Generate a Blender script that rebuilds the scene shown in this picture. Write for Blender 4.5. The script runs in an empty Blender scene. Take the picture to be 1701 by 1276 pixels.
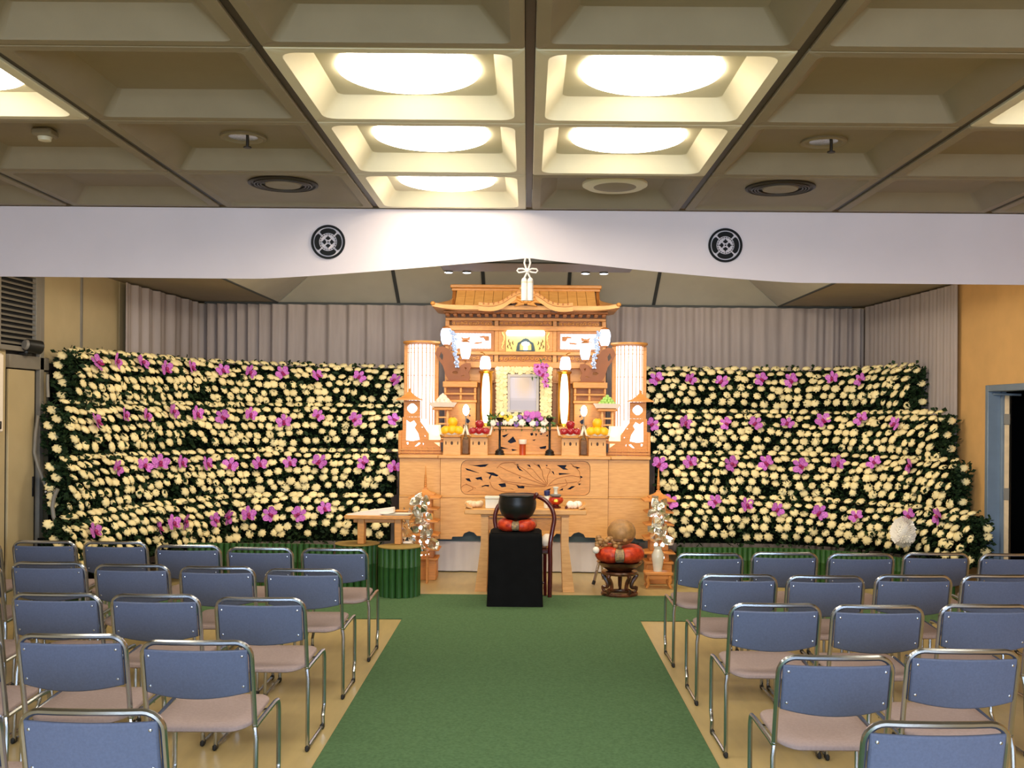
import bpy, bmesh, math, random
from math import sin, cos, pi, radians, sqrt, atan2
from mathutils import Vector, Matrix
from mathutils.geometry import tessellate_polygon

S = bpy.context.scene
COL = S.collection
random.seed(11)

# ------------------------------------------------------------------ camera
F = 1700.0; PX, PY = 876.0, 685.0; ROLL = 0.008; EYE = 1.70
cd = bpy.data.cameras.new('camera'); cam = bpy.data.objects.new('camera', cd); COL.objects.link(cam)
cd.sensor_width = 36; cd.lens = 36 * F / 1701
cd.shift_x = (850.5 - PX) / 1701; cd.shift_y = (PY - 638) / 1701
cam.location = (0, 0, EYE); cam.rotation_euler = (pi / 2, -ROLL, 0)
cd.clip_end = 60
S.camera = cam

# ------------------------------------------------------------------ world, exposure, large lights
w = bpy.data.worlds.new('world'); S.world = w; w.use_nodes = True
w.node_tree.nodes['Background'].inputs[0].default_value = (0.75, 0.86, 1, 1)
w.node_tree.nodes['Background'].inputs[1].default_value = 0.4
S.view_settings.view_transform = 'Standard'; S.view_settings.look = 'None'
S.view_settings.gamma = 1; S.view_settings.use_curve_mapping = False
S.view_settings.exposure = 0.0
LAMP = 17.0          # ceiling lamp diffusers
DAY = 360.0          # daylight through the windows in the rear wall
FILL = 30.0         # unseen fill added behind the white banner for upright faces
COFFER = 62.0        # lamps let into the raised stage ceiling

def area(name, loc, target, sx, sy, power, col, spread=pi):
    l = bpy.data.lights.new(name, 'AREA'); l.shape = 'RECTANGLE'; l.size = sx; l.size_y = sy
    l.energy = power; l.color = col; l.spread = spread
    o = bpy.data.objects.new(name, l); COL.objects.link(o); o.location = loc
    d = Vector(target) - Vector(loc)
    o.rotation_euler = d.to_track_quat('-Z', 'Y').to_euler()
    return o
area('daylight', (0, -3.35, 1.75), (0, 3, -1.4), 6.4, 1.7, DAY, (0.62, 0.78, 1.0), radians(120))
for sx_ in (-1.25, 1.25):
    area('coffer_lamp', (sx_, 9.35, 3.44), (sx_ * 1.5, 10.4, 1.4), 1.5, .5, COFFER, (1.0, 0.90, 0.72))
for sx_, pw in ((-2.4, 1.0), (0.0, 0.75), (2.4, 1.0)):
    area('banner_fill', (sx_, 6.95, 2.84), (sx_ * 1.25, 11.2, 1.1), 1.5, 0.14, FILL * pw, (1.0, 0.85, 0.62), radians(150))  # added fill, no fixtures: brightens the upright faces of altar and flowers

# ------------------------------------------------------------------ helpers
def lin(c):
    return tuple(((v / 255) / 12.92 if v / 255 <= 0.04045 else ((v / 255 + 0.055) / 1.055) ** 2.4) for v in c)

def mat(name, rgb, rough=0.5, metal=0.0, var=0.0, scale=12.0, stretch=(1, 1, 1), bump=0.0, bscale=None,
        emit=None, ecol=None, coat=0.0, trans=0.0, rnd=0.0, rgb2=None, spec=0.5, alpha=1.0):
    m = bpy.data.materials.new(name); m.use_nodes = True
    nt = m.node_tree; N = nt.nodes; L = nt.links; b = N['Principled BSDF']
    c = lin(rgb)
    b.inputs['Base Color'].default_value = (*c, 1)
    b.inputs['Roughness'].default_value = rough; b.inputs['Metallic'].default_value = metal
    b.inputs['Coat Weight'].default_value = coat; b.inputs['Transmission Weight'].default_value = trans
    b.inputs['Specular IOR Level'].default_value = spec; b.inputs['Alpha'].default_value = alpha
    if emit:
        b.inputs['Emission Color'].default_value = (*(lin(ecol) if ecol else c), 1)
        b.inputs['Emission Strength'].default_value = emit
    if var or bump or rgb2:
        tc = N.new('ShaderNodeTexCoord'); mp = N.new('ShaderNodeMapping'); mp.inputs['Scale'].default_value = stretch
        L.new(tc.outputs['Object'], mp.inputs['Vector'])
        nz = N.new('ShaderNodeTexNoise'); nz.inputs['Scale'].default_value = scale; nz.inputs['Detail'].default_value = 5
        L.new(mp.outputs[0], nz.inputs['Vector'])
        if var or rgb2:
            rp = N.new('ShaderNodeValToRGB'); rp.color_ramp.elements[0].position = 0.32; rp.color_ramp.elements[1].position = 0.68
            c2 = lin(rgb2) if rgb2 else c
            rp.color_ramp.elements[0].color = (*[v * (1 - var) for v in c], 1)
            rp.color_ramp.elements[1].color = (*[min(1, v * (1 + var)) for v in c2], 1)
            L.new(nz.outputs['Fac'], rp.inputs[0]); L.new(rp.outputs[0], b.inputs['Base Color'])
        if bump:
            nb = nz
            if bscale:
                nb = N.new('ShaderNodeTexNoise'); nb.inputs['Scale'].default_value = bscale; nb.inputs['Detail'].default_value = 3
                L.new(mp.outputs[0], nb.inputs['Vector'])
            bp = N.new('ShaderNodeBump'); bp.inputs['Strength'].default_value = bump; bp.inputs['Distance'].default_value = 0.01
            L.new(nb.outputs['Fac'], bp.inputs['Height']); L.new(bp.outputs[0], b.inputs['Normal'])
    if rnd:
        oi = N.new('ShaderNodeObjectInfo'); mr = N.new('ShaderNodeMapRange')
        mr.inputs['To Min'].default_value = 1 - rnd; mr.inputs['To Max'].default_value = 1 + rnd * 0.4
        L.new(oi.outputs['Random'], mr.inputs['Value'])
        mx = N.new('ShaderNodeVectorMath'); mx.operation = 'SCALE'
        src = b.inputs['Base Color'].links[0].from_socket if b.inputs['Base Color'].links else None
        if src: L.new(src, mx.inputs[0])
        else: mx.inputs[0].default_value = c
        L.new(mr.outputs[0], mx.inputs['Scale']); L.new(mx.outputs[0], b.inputs['Base Color'])
    return m

class MB:
    def __init__(s): s.v = []; s.f = []
    def add(s, vs, fs, M=None):
        n = len(s.v)
        s.v += [tuple(M @ Vector(p)) for p in vs] if M is not None else [tuple(p) for p in vs]
        s.f += [tuple(i + n for i in q) for q in fs]
        return s
    def box(s, x0, x1, y0, y1, z0, z1, bev=0.0, M=None):
        h = [(x1 - x0) / 2, (y1 - y0) / 2, (z1 - z0) / 2]; c = [(x0 + x1) / 2, (y0 + y1) / 2, (z0 + z1) / 2]
        if bev <= 0:
            vs = [(c[0] + a * h[0], c[1] + b * h[1], c[2] + d * h[2]) for a in (-1, 1) for b in (-1, 1) for d in (-1, 1)]
            return s.add(vs, [(0, 1, 3, 2), (4, 6, 7, 5), (0, 4, 5, 1), (2, 3, 7, 6), (0, 2, 6, 4), (1, 5, 7, 3)], M)
        bev = min(bev, min(h) * 0.9)
        idx = {}; vs = []
        for a in (-1, 1):
            for b in (-1, 1):
                for d in (-1, 1):
                    sg = (a, b, d)
                    for ax in range(3):
                        idx[(sg, ax)] = len(vs)
                        vs.append(tuple(c[k] + sg[k] * (h[k] if k == ax else h[k] - bev) for k in range(3)))
        fs = []
        for ax in range(3):
            o = [k for k in range(3) if k != ax]
            for sg in (-1, 1):
                q = []
                for p, r in ((-1, -1), (1, -1), (1, 1), (-1, 1)):
                    t = [0, 0, 0]; t[ax] = sg; t[o[0]] = p; t[o[1]] = r; q.append(idx[(tuple(t), ax)])
                fs.append(tuple(q))
        for cx in range(3):
            a, b = [k for k in range(3) if k != cx]
            for sa in (-1, 1):
                for sb in (-1, 1):
                    t0 = [0, 0, 0]; t0[a] = sa; t0[b] = sb; t0[cx] = -1; t1 = list(t0); t1[cx] = 1
                    fs.append((idx[(tuple(t0), a)], idx[(tuple(t1), a)], idx[(tuple(t1), b)], idx[(tuple(t0), b)]))
        for a in (-1, 1):
            for b in (-1, 1):
                for d in (-1, 1): fs.append(tuple(idx[((a, b, d), k)] for k in range(3)))
        return s.add(vs, fs, M)
    def cyl(s, p0, p1, r0, r1=None, n=12):
        if r1 is None: r1 = r0
        p0 = Vector(p0); p1 = Vector(p1); d = (p1 - p0).normalized()
        u = d.orthogonal().normalized(); w_ = d.cross(u)
        vs = []
        for p, r in ((p0, r0), (p1, r1)):
            for i in range(n):
                a = 2 * pi * i / n; vs.append(p + (u * cos(a) + w_ * sin(a)) * r)
        fs = [(i, (i + 1) % n, n + (i + 1) % n, n + i) for i in range(n)]
        fs += [tuple(range(n - 1, -1, -1)), tuple(range(n, 2 * n))]
        return s.add(vs, fs)
    def tube(s, pts, r, n=8, closed=False):
        P = [Vector(p) for p in pts]; k = len(P); vs = []; fs = []; u = None
        R = r if isinstance(r, (list, tuple)) else [r] * k
        for i, p in enumerate(P):
            a = P[i - 1] if (i > 0 or closed) else p; b = P[(i + 1) % k] if (i < k - 1 or closed) else p
            t = (b - a).normalized()
            if u is None: u = t.orthogonal().normalized()
            u = (u - t * u.dot(t))
            u = u.normalized() if u.length > 1e-6 else t.orthogonal().normalized()
            w_ = t.cross(u)
            for j in range(n):
                g = 2 * pi * j / n; vs.append(p + (u * cos(g) + w_ * sin(g)) * R[i])
        m = k if closed else k - 1
        for i in range(m):
            for j in range(n):
                a = i * n; b = ((i + 1) % k) * n
                fs.append((a + j, a + (j + 1) % n, b + (j + 1) % n, b + j))
        if not closed:
            fs.append(tuple(range(n - 1, -1, -1))); fs.append(tuple(range((k - 1) * n, k * n)))
        return s.add(vs, fs)
    def lathe(s, prof, c=(0, 0, 0), n=20, M=None, sx=1, sy=1, scal=None):
        vs = []; fs = []; k = len(prof)
        for r, z in prof:
            for j in range(n):
                a = 2 * pi * j / n; q = 1 if scal is None else scal(j, r, z)
                vs.append((c[0] + max(r, 1e-5) * q * cos(a) * sx, c[1] + max(r, 1e-5) * q * sin(a) * sy, c[2] + z))
        for i in range(k - 1):
            for j in range(n): fs.append((i * n + j, i * n + (j + 1) % n, (i + 1) * n + (j + 1) % n, (i + 1) * n + j))
        if prof[0][0] > 1e-4: fs.append(tuple(range(n - 1, -1, -1)))
        if prof[-1][0] > 1e-4: fs.append(tuple(range((k - 1) * n, k * n)))
        return s.add(vs, fs, M)
    def ball(s, c, rx, ry=None, rz=None, n=14, m=8, M=None):
        ry = ry or rx; rz = rz or rx
        prof = [(sin(pi * i / m), -cos(pi * i / m)) for i in range(m + 1)]
        t = MB().lathe(prof, n=n)
        vs = [(c[0] + x * rx, c[1] + y * ry, c[2] + z * rz) for x, y, z in t.v]
        return s.add(vs, t.f, M)
    def fret(s, outer, holes, y0, y1, M=None):
        """plate in the XZ plane between y0 and y1 with real holes cut through"""
        loops = [list(outer)] + [list(h) for h in holes]
        flat = [p for l in loops for p in l]
        tris = tessellate_polygon([[Vector((p[0], p[1], 0)) for p in l] for l in loops])
        n = len(flat)
        vs = [(p[0], y0, p[1]) for p in flat] + [(p[0], y1, p[1]) for p in flat]
        fs = [tuple(t) for t in tris] + [tuple(i + n for i in reversed(t)) for t in tris]
        o = 0
        for l in loops:
            k = len(l)
            for i in range(k): fs.append((o + i, o + (i + 1) % k, n + o + (i + 1) % k, n + o + i))
            o += k
        return s.add(vs, fs, M)
    def prism(s, poly, y0, y1, M=None): return s.fret(poly, [], y0, y1, M)
    def loops(s, rings, cap0=False, cap1=False):
        n = len(rings[0]); vs = [p for r in rings for p in r]; fs = []
        for i in range(len(rings) - 1):
            for j in range(n): fs.append((i * n + j, i * n + (j + 1) % n, (i + 1) * n + (j + 1) % n, (i + 1) * n + j))
        if cap0: fs.append(tuple(range(n - 1, -1, -1)))
        if cap1: fs.append(tuple(range((len(rings) - 1) * n, len(rings) * n)))
        return s.add(vs, fs)
    def grid(s, fn, nu, nv):
        vs = [fn(i / nu, j / nv) for i in range(nu + 1) for j in range(nv + 1)]
        return s.add(vs, [(i * (nv + 1) + j, (i + 1) * (nv + 1) + j, (i + 1) * (nv + 1) + j + 1, i * (nv + 1) + j + 1) for i in range(nu) for j in range(nv)])
    def mesh(s, name, m, smooth=True, recalc=True, ang=38):
        me = bpy.data.meshes.new(name); me.from_pydata(s.v, [], s.f)
        if recalc:
            bm = bmesh.new(); bm.from_mesh(me); bmesh.ops.recalc_face_normals(bm, faces=bm.faces); bm.to_mesh(me); bm.free()
        if smooth:
            me.polygons.foreach_set('use_smooth', [True] * len(me.polygons))
            me.set_sharp_from_angle(angle=radians(ang))
        for q in (m if isinstance(m, (list, tuple)) else [m]): me.materials.append(q)
        me.update(); return me
    def obj(s, name, m, parent=None, smooth=True, recalc=True, ang=38, label=None, kind=None):
        """link as ONE mesh object; vertices are given in world space and kept relative to the thing's base"""
        root = parent
        while root is not None and root.parent is not None: root = root.parent
        if root is not None:
            o3 = root.location; s.v = [(p[0] - o3[0], p[1] - o3[1], p[2] - o3[2]) for p in s.v]
        o = bpy.data.objects.new(name, s.mesh(name, m, smooth, recalc, ang)); COL.objects.link(o); o.parent = parent
        if label: o['label'] = label
        if kind: o['kind'] = kind
        return o

def thing(name, label, cat, loc=(0, 0, 0), group=None, rz=0):
    o = bpy.data.objects.new(name, None); COL.objects.link(o); o.location = loc; o.rotation_euler = (0, 0, rz)
    o.empty_display_size = 0.1
    o['label'] = label; o['category'] = cat
    if group: o['group'] = group
    return o
def tag(o, label, cat, group=None):
    o['label'] = label; o['category'] = cat
    if group: o['group'] = group
    return o
def solo(mb, name, m, loc, label, cat, group=None, **k):
    """a thing that is one mesh, with its origin at its base"""
    mb.v = [(p[0] - loc[0], p[1] - loc[1], p[2] - loc[2]) for p in mb.v]
    o = mb.obj(name, m, **k); o.location = loc
    return tag(o, label, cat, group)
def struct(mb, name, m, parent=None, **k):
    o = mb.obj(name, m, parent, **k)
    if parent is None: o['kind'] = 'structure'
    return o
def inst(o_or_mesh, name, parent, loc=(0, 0, 0), rot=None, sc=1.0, M=None):
    o = bpy.data.objects.new(name, o_or_mesh); COL.objects.link(o); o.parent = parent
    if M is not None: o.matrix_local = M
    else:
        o.location = loc
        if rot: o.rotation_euler = rot
        o.scale = (sc, sc, sc) if not isinstance(sc, tuple) else sc
    return o
def dup(root, loc, label, rz=None):
    r = root.copy(); COL.objects.link(r); r.location = loc; r['label'] = label
    if rz is not None: r.rotation_euler = (0, 0, rz)
    for ch in list(root.children):
        c = ch.copy(); COL.objects.link(c); c.parent = r
        for g in ch.children:
            d = g.copy(); COL.objects.link(d); d.parent = c
    return r
def at(x, y, D):
    """where the sight line through a pixel of the photograph meets depth D"""
    u = x - PX; v = PY - y
    return Vector(((u - ROLL * v) * D / F, D, EYE + (v + ROLL * u) * D / F))
def pix(p):
    a = p[0] * F / p[1]; b = (p[2] - EYE) * F / p[1]
    return PX + a + ROLL * b, PY - b + ROLL * a
def rrect(w_, h, r, n=4):
    out = []
    for cx, cy, a0 in ((w_ / 2 - r, h / 2 - r, 0), (-w_ / 2 + r, h / 2 - r, pi / 2), (-w_ / 2 + r, -h / 2 + r, pi), (w_ / 2 - r, -h / 2 + r, 1.5 * pi)):
        for i in range(n + 1):
            a = a0 + pi / 2 * i / n; out.append((cx + r * cos(a), cy + r * sin(a)))
    return out
def circ(cx, cz, rx, rz=None, n=16): 
    rz = rz or rx
    return [(cx + rx * cos(2 * pi * i / n), cz + rz * sin(2 * pi * i / n)) for i in range(n)]
def spline(P, n):
    """points evenly spaced along a Catmull-Rom curve"""
    P = [Vector(p) for p in P]; Q = [2 * P[0] - P[1]] + P + [2 * P[-1] - P[-2]]; out = []
    for i in range(1, len(Q) - 2):
        for j in range(24):
            t = j / 24; a, b, c, d = Q[i - 1], Q[i], Q[i + 1], Q[i + 2]
            out.append(0.5 * ((2 * b) + (c - a) * t + (2 * a - 5 * b + 4 * c - d) * t * t + (3 * b - a - 3 * c + d) * t ** 3))
    out.append(P[-1])
    L = [0]
    for i in range(1, len(out)): L.append(L[-1] + (out[i] - out[i - 1]).length)
    res = []; k = 0
    for i in range(n):
        s = L[-1] * i / (n - 1)
        while k < len(L) - 2 and L[k + 1] < s: k += 1
        t = (s - L[k]) / max(1e-9, L[k + 1] - L[k]); res.append(out[k].lerp(out[k + 1], t))
    return res, L[-1]

# ------------------------------------------------------------------ materials
M_tile = mat('dimmed_tile_enamel', (144, 130, 104), 0.55, var=0.04, scale=6, bump=0.05, bscale=60)  # the lamp pans' cream, darkened so the colour holds the ceiling's dimness
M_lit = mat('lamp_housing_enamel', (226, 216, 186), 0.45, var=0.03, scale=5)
M_gap = mat('ceiling_void', (38, 33, 28), 0.9, var=0.1)
M_rail = mat('ceiling_rail_metal', (60, 52, 42), 0.45, metal=0.5, var=0.08, scale=9)
M_lamp = mat('lamp_glass', (255, 246, 220), 0.4, emit=LAMP, ecol=(255, 245, 224))
M_floor = mat('beige_vinyl', (184, 162, 112), 0.34, var=0.07, scale=3, stretch=(6, 1, 1), bump=0.03, bscale=160)
M_carpet = mat('green_carpet', (86, 115, 80), 0.95, var=0.16, scale=60, bump=0.5, bscale=400, spec=0.1)
M_wallL = mat('beige_panel', (184, 166, 128), 0.7, var=0.05, scale=4, bump=0.05, bscale=90)
M_wallR = mat('ochre_plaster', (214, 168, 106), 0.8, var=0.05, scale=5, bump=0.08, bscale=120)
M_greytrim = mat('grey_trim', (128, 122, 112), 0.55, var=0.05, scale=8)
M_bluetrim = mat('blue_grey_metal', (126, 142, 160), 0.45, metal=0.2, var=0.05, scale=8)
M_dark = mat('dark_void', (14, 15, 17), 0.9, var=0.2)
M_black = mat('black_metal', (22, 22, 23), 0.45, var=0.1)
M_soffit = mat('soffit_paint', (170, 158, 132), 0.8, var=0.04, scale=5)
M_slope = mat('coffer_panel', (190, 186, 170), 0.75, var=0.04, scale=4)
M_batten = mat('dark_batten', (58, 62, 62), 0.6, var=0.08)
M_curt = mat('grey_mauve_curtain', (168, 156, 152), 0.9, var=0.06, scale=5, stretch=(3, 3, 0.4), bump=0.15, bscale=200, spec=0.15)
M_banner = mat('white_banner_cloth', (234, 220, 220), 0.85, var=0.02, scale=3, bump=0.05, bscale=300, spec=0.15)
M_crest = mat('black_crest_print', (20, 21, 23), 0.9, var=0.1)
M_cord = mat('white_silk_cord', (238, 228, 216), 0.7, var=0.05, scale=80, bump=0.2, bscale=300)
M_wood = mat('pale_altar_wood', (212, 152, 80), 0.42, var=0.03, scale=7, stretch=(1.2, 3, 9), bump=0.06, bscale=40, rgb2=(222, 166, 96))
M_wood2 = mat('golden_altar_wood', (206, 142, 70), 0.45, var=0.12, scale=8, stretch=(2, 3, 8), bump=0.06)
M_wood3 = mat('brown_carved_wood', (172, 108, 50), 0.5, var=0.14, scale=14, bump=0.1)
M_cloud = mat('brown_cloud_wood', (140, 78, 32), 0.5, var=0.08, scale=14)
M_wood4 = mat('dark_carved_wood', (104, 66, 36), 0.55, var=0.16, scale=20, bump=0.15)
M_wood5 = mat('reddish_pagoda_wood', (206, 136, 66), 0.5, var=0.10, scale=9, stretch=(1, 3, 8))
M_navy = mat('navy_backing_cloth', (34, 44, 66), 0.9, var=0.12, scale=30)
M_slate = mat('slate_blue_cloth', (74, 92, 98), 0.9, var=0.1, scale=20)
M_skirt = mat('white_skirt_cloth', (214, 206, 202), 0.9, var=0.03, scale=4)
M_glow = mat('cool_lamp_paper', (240, 246, 255), 0.6, emit=5.5, ecol=(208, 226, 255))
M_glowp = mat('lit_screen_paper', (240, 246, 255), 0.6, emit=2.0, ecol=(222, 236, 255))
M_andon = mat('andon_paper', (244, 248, 255), 0.6, emit=2.6, ecol=(214, 230, 255))
M_glow2 = mat('warm_lamp_glass', (255, 240, 200), 0.5, emit=3.2, ecol=(255, 236, 196))
M_glow3 = mat('soft_lit_panel', (255, 232, 190), 0.6, emit=0.9, ecol=(255, 226, 176))
M_tube = mat('white_tube', (250, 252, 255), 0.5, emit=7.0, ecol=(240, 246, 255))
M_gold = mat('polished_gold', (226, 168, 62), 0.28, metal=1.0, var=0.05, scale=10)
M_goldp = mat('gold_leaf_board', (222, 196, 118), 0.5, metal=0.3, var=0.1, scale=30)
M_mum = mat('cream_petal', (245, 226, 170), 0.75, rnd=0.14, spec=0.2)
M_leaf = mat('dark_leaf', (30, 50, 24), 0.7, var=0.4, scale=25, rnd=0.0, spec=0.25)
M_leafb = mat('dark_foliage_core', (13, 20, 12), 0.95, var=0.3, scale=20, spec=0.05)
M_leaf2 = mat('mid_green_leaf', (74, 112, 52), 0.65, var=0.25, scale=30)
M_orchid = mat('magenta_orchid_petal', (178, 62, 186), 0.6, var=0.16, scale=6, rnd=0.2, rgb2=(214, 126, 204))
M_lip = mat('dark_orchid_lip', (150, 22, 90), 0.55, var=0.15, scale=40)
M_bamboo = mat('green_bamboo', (42, 86, 36), 0.5, var=0.16, scale=10, stretch=(4, 4, 1), rnd=0.15)
M_mat = mat('ochre_straw_top', (150, 124, 62), 0.8, var=0.12, scale=30, bump=0.15)
M_chrome = mat('chrome_tube', (182, 186, 192), 0.22, metal=1.0, var=0.02)
M_back = mat('backrest_cool_lit', (94, 102, 126), 0.72, var=0.07, scale=120, bump=0.12, bscale=500, spec=0.25)  # same fabric as the seat, tinted blue for cool daylight from behind
M_seat = mat('seat_warm_lit', (160, 142, 140), 0.85, var=0.07, scale=90, bump=0.15, bscale=500, spec=0.2)  # same fabric as the backrest, tinted mauve for warm lamps above
M_rubber = mat('black_rubber', (22, 21, 20), 0.6, var=0.1)
M_cloth = mat('black_drape', (17, 17, 18), 0.95, var=0.15, scale=10, bump=0.1, bscale=300, spec=0.1)
M_bowl = mat('black_bronze', (30, 29, 28), 0.38, metal=0.4, var=0.2, scale=14)
M_red = mat('red_brocade', (164, 28, 20), 0.42, var=0.2, scale=24, rgb2=(196, 66, 28), bump=0.15, spec=0.4)
M_greyb = mat('grey_brocade', (122, 104, 92), 0.6, var=0.25, scale=50, rgb2=(160, 132, 84))
M_lacq = mat('dark_red_lacquer', (78, 18, 20), 0.25, var=0.15, scale=20, coat=0.5)
M_rose = mat('dark_rosewood', (52, 24, 18), 0.28, var=0.3, scale=18, rgb2=(92, 48, 26), coat=0.5)
M_burl = mat('carved_burl_wood', (160, 118, 70), 0.5, var=0.22, scale=26, bump=0.4)
M_silver = mat('silver_foil', (242, 240, 232), 0.22, metal=1.0, var=0.05, scale=30, bump=0.2)
M_china = mat('white_porcelain', (228, 222, 206), 0.22, var=0.04, scale=14, coat=0.3)
M_white = mat('white_paper', (240, 228, 214), 0.8, var=0.03, scale=10)
M_cream = mat('cream_cloth', (226, 200, 164), 0.85, var=0.08, scale=20)
M_orange = mat('yellow_citrus_skin', (246, 184, 26), 0.42, var=0.06, scale=20, bump=0.08, bscale=300)
M_apple = mat('red_apple_skin', (162, 26, 36), 0.3, var=0.2, scale=14, coat=0.3)
M_stem = mat('brown_stem', (74, 52, 30), 0.7, var=0.2)
M_pink = mat('pale_pink_sweet', (250, 220, 200), 0.7, var=0.04, scale=16)
M_green = mat('pale_green_sweet', (168, 206, 110), 0.65, var=0.14, scale=20)
M_cryst = mat('crystal_with_glow', (176, 198, 238), 0.08, emit=0.04, ecol=(190, 210, 255), coat=0.6)  # faint emission paints the glitter; the crystals are no lamps
M_photo = mat('blurred_portrait', (196, 184, 186), 0.35, var=0.03, scale=3)
M_violet = mat('violet_petal', (138, 98, 178), 0.6, var=0.2, scale=30)
M_yellow = mat('yellow_petal', (236, 196, 54), 0.6, var=0.15, scale=30)
M_blue = mat('navy_cap', (36, 40, 92), 0.4, var=0.1)
M_redcup = mat('vermilion_cup', (176, 70, 30), 0.35, var=0.1)
M_ivory = mat('ivory_photo_flower', (248, 228, 176), 0.75, var=0.06, scale=30)
# ================================================================== the setting
CZ = 3.0; TW = 0.98; RY = [3.665 - 0.972 * k for k in range(7, 0, -1)] + [3.665, 4.61, 5.61, 6.56]
XL, XR, YB, YF = -4.22, 4.26, -3.45, 12.62
struct(MB().box(XL - .1, XR + 1.6, YB, YF + .1, -.12, 0), 'floor', M_floor)
tag(MB().box(-1.01, .935, -2.5, 8.35, .0005, .010, .004).obj('aisle_carpet', M_carpet), 'green carpet runner lying along the aisle between the chairs', 'carpet')
tag(MB().box(XL + .05, XR - .05, 8.352, 9.48, .0005, .010, .004).obj('cross_carpet', M_carpet), 'green carpet strip lying crosswise in front of the altar', 'carpet')

# left wall with its panels, rail, vent
wl = struct(MB().box(XL - .15, XL - .012, YB, YF, 0, 3.7), 'wall_left', M_gap)
ys = [YB, -1.2, 1.2, 3.6, 6.0, 7.4, 8.28]
for a, b in zip(ys, ys[1:]):
    MB().box(XL - .012, XL, a + .006, b - .006, 0.02, 3.25, .003).obj('wall_panel', M_wallL, wl)
for a, b in ((8.87, 9.66), (9.66, 10.56), (10.56, YF)):
    MB().box(XL - .012, XL, a + .008, b - .008, 2.10, 3.25, .003).obj('wall_panel', M_wallL, wl)
    MB().box(XL - .012, XL, a + .008, b - .008, 0.02, 2.02, .003).obj('wall_panel', M_wallL, wl)
MB().box(XL - .012, XL, 8.28 + .006, 8.80, 2.85, 3.25, .003).obj('wall_panel', M_wallL, wl)
MB().box(XL - .012, XL + .03, 8.28, 8.96, 2.03, 2.14, .004).obj('rail', M_greytrim, wl)
MB().box(XL - .012, XL + .03, 8.80, 8.87, .0, 3.25, .004).obj('post', M_greytrim, wl)
MB().box(XL - .012, XL + .012, 9.64, 9.68, 2.14, 3.25, .003).obj('cover_strip', M_greytrim, wl)
d1 = struct(MB().box(XL - .01, XL + .012, 8.30, 8.74, .01, 2.02, .004), 'door_1', M_wallL)
MB().box(XL + .012, XL + .022, 8.70, 8.72, .95, 1.12, .003).obj('door_pull', M_black, d1)
# louvre vent on the left wall
vt = thing('louvre_vent', 'grey louvred air vent high on the left wall', 'vent', (XL, 8.5, 2.17))
fr = MB()
fr.box(XL, XL + .04, 8.06, 8.12, 2.17, 2.84, .003); fr.box(XL, XL + .04, 8.70, 8.78, 2.17, 2.84, .003)
fr.box(XL, XL + .04, 8.12, 8.70, 2.17, 2.21, .003); fr.box(XL, XL + .04, 8.12, 8.70, 2.80, 2.84, .003)
fr.obj('frame', M_greytrim, vt)
MB().box(XL + .001, XL + .006, 8.12, 8.70, 2.21, 2.80).obj('backing', M_dark, vt)
for i in range(13):
    z = 2.235 + i * .044
    M = Matrix.Translation((XL + .022, 8.41, z)) @ Matrix.Rotation(radians(35), 4, 'Y')
    MB().box(-.014, .014, -.288, .288, -.004, .004, .001, M).obj('slat', M_greytrim, vt)
sp = thing('wall_spotlight', 'small black spotlight on the left wall rail under the vent', 'lamp', (XL + .03, 8.52, 2.141))
MB().box(XL + .005, XL + .07, 8.47, 8.57, 2.141, 2.16, .004).obj('bracket', M_black, sp)
MB().cyl((XL + .07, 8.47, 2.225), (XL + .13, 8.58, 2.21), .05, .058, 16).obj('lamp_body', M_black, sp)
MB().cyl((XL + .06, 8.452, 2.228), (XL + .069, 8.469, 2.2255), .035, .045, 16).obj('end_cap', M_greytrim, sp)
MB().cyl((XL + .04, 8.52, 2.158), (XL + .06, 8.52, 2.19), .012).obj('pivot', M_greytrim, sp)
cb = thing('white_board', 'white board on the left wall at the edge of the view', 'cabinet', (XL, 7.4, 1.5))  # board boxed out to the wall; its door and handle are added
MB().box(XL + .001, XL + .2, 7.0, 7.83, 1.51, 2.12, .006).obj('body', M_white, cb)
MB().box(XL + .2, XL + .215, 7.01, 7.82, 1.52, 2.11, .004).obj('door', M_white, cb)
MB().box(XL + .215, XL + .226, 7.76, 7.78, 1.54, 1.60, .003).obj('handle', M_black, cb)

# right wall with its open doorway
wr = MB(); T = .12
wr.box(XR, XR + T, YB, 8.52, 0, 3.7); wr.box(XR, XR + T, 9.50, YF, 0, 3.7); wr.box(XR, XR + T, 8.52, 9.50, 1.985, 3.7)
struct(wr, 'wall_right', M_wallR)
dr = struct(MB().box(XR - .012, XR + T + .01, 9.44, 9.499, .0, 1.984, .004).box(XR - .012, XR + T + .01, 8.521, 8.58, .0, 1.984, .004)
            .box(XR - .012, XR + T + .01, 8.58, 9.44, 1.925, 1.984, .004), 'door_2', M_bluetrim)
MB().box(XR + .10, XR + .14, 9.40, 9.44, .0, 1.925, .003).obj('door_stop', M_bluetrim, dr)
ML = Matrix.Translation((XR + .135, 9.375, 0)) @ Matrix.Rotation(radians(-26.5), 4, 'Z')
lf = MB().box(-.02, .02, 0, .84, .012, 1.91, .003, ML).obj('door_leaf', M_cream, dr)
MB().box(-.023, .023, -.004, .05, .93, 1.04, .003, ML).obj('latch', M_greytrim, lf)
MB().box(-.026, .026, -.004, .03, 1.62, 1.72, .003, ML).obj('hinge', M_greytrim, lf)
MB().tube([(XR + .03, 9.425, 1.905), (XR + .10, 9.36, 1.90), (XR + .24, 9.33, 1.895)], .012).obj('closer_arm', M_bluetrim, lf)
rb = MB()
rb.box(XR + T, XR + 1.6, YF - 1.4, YF - 1.3, 0, 2.4); rb.box(XR + 1.5, XR + 1.6, 6.6, YF - 1.4, 0, 2.4)
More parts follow.
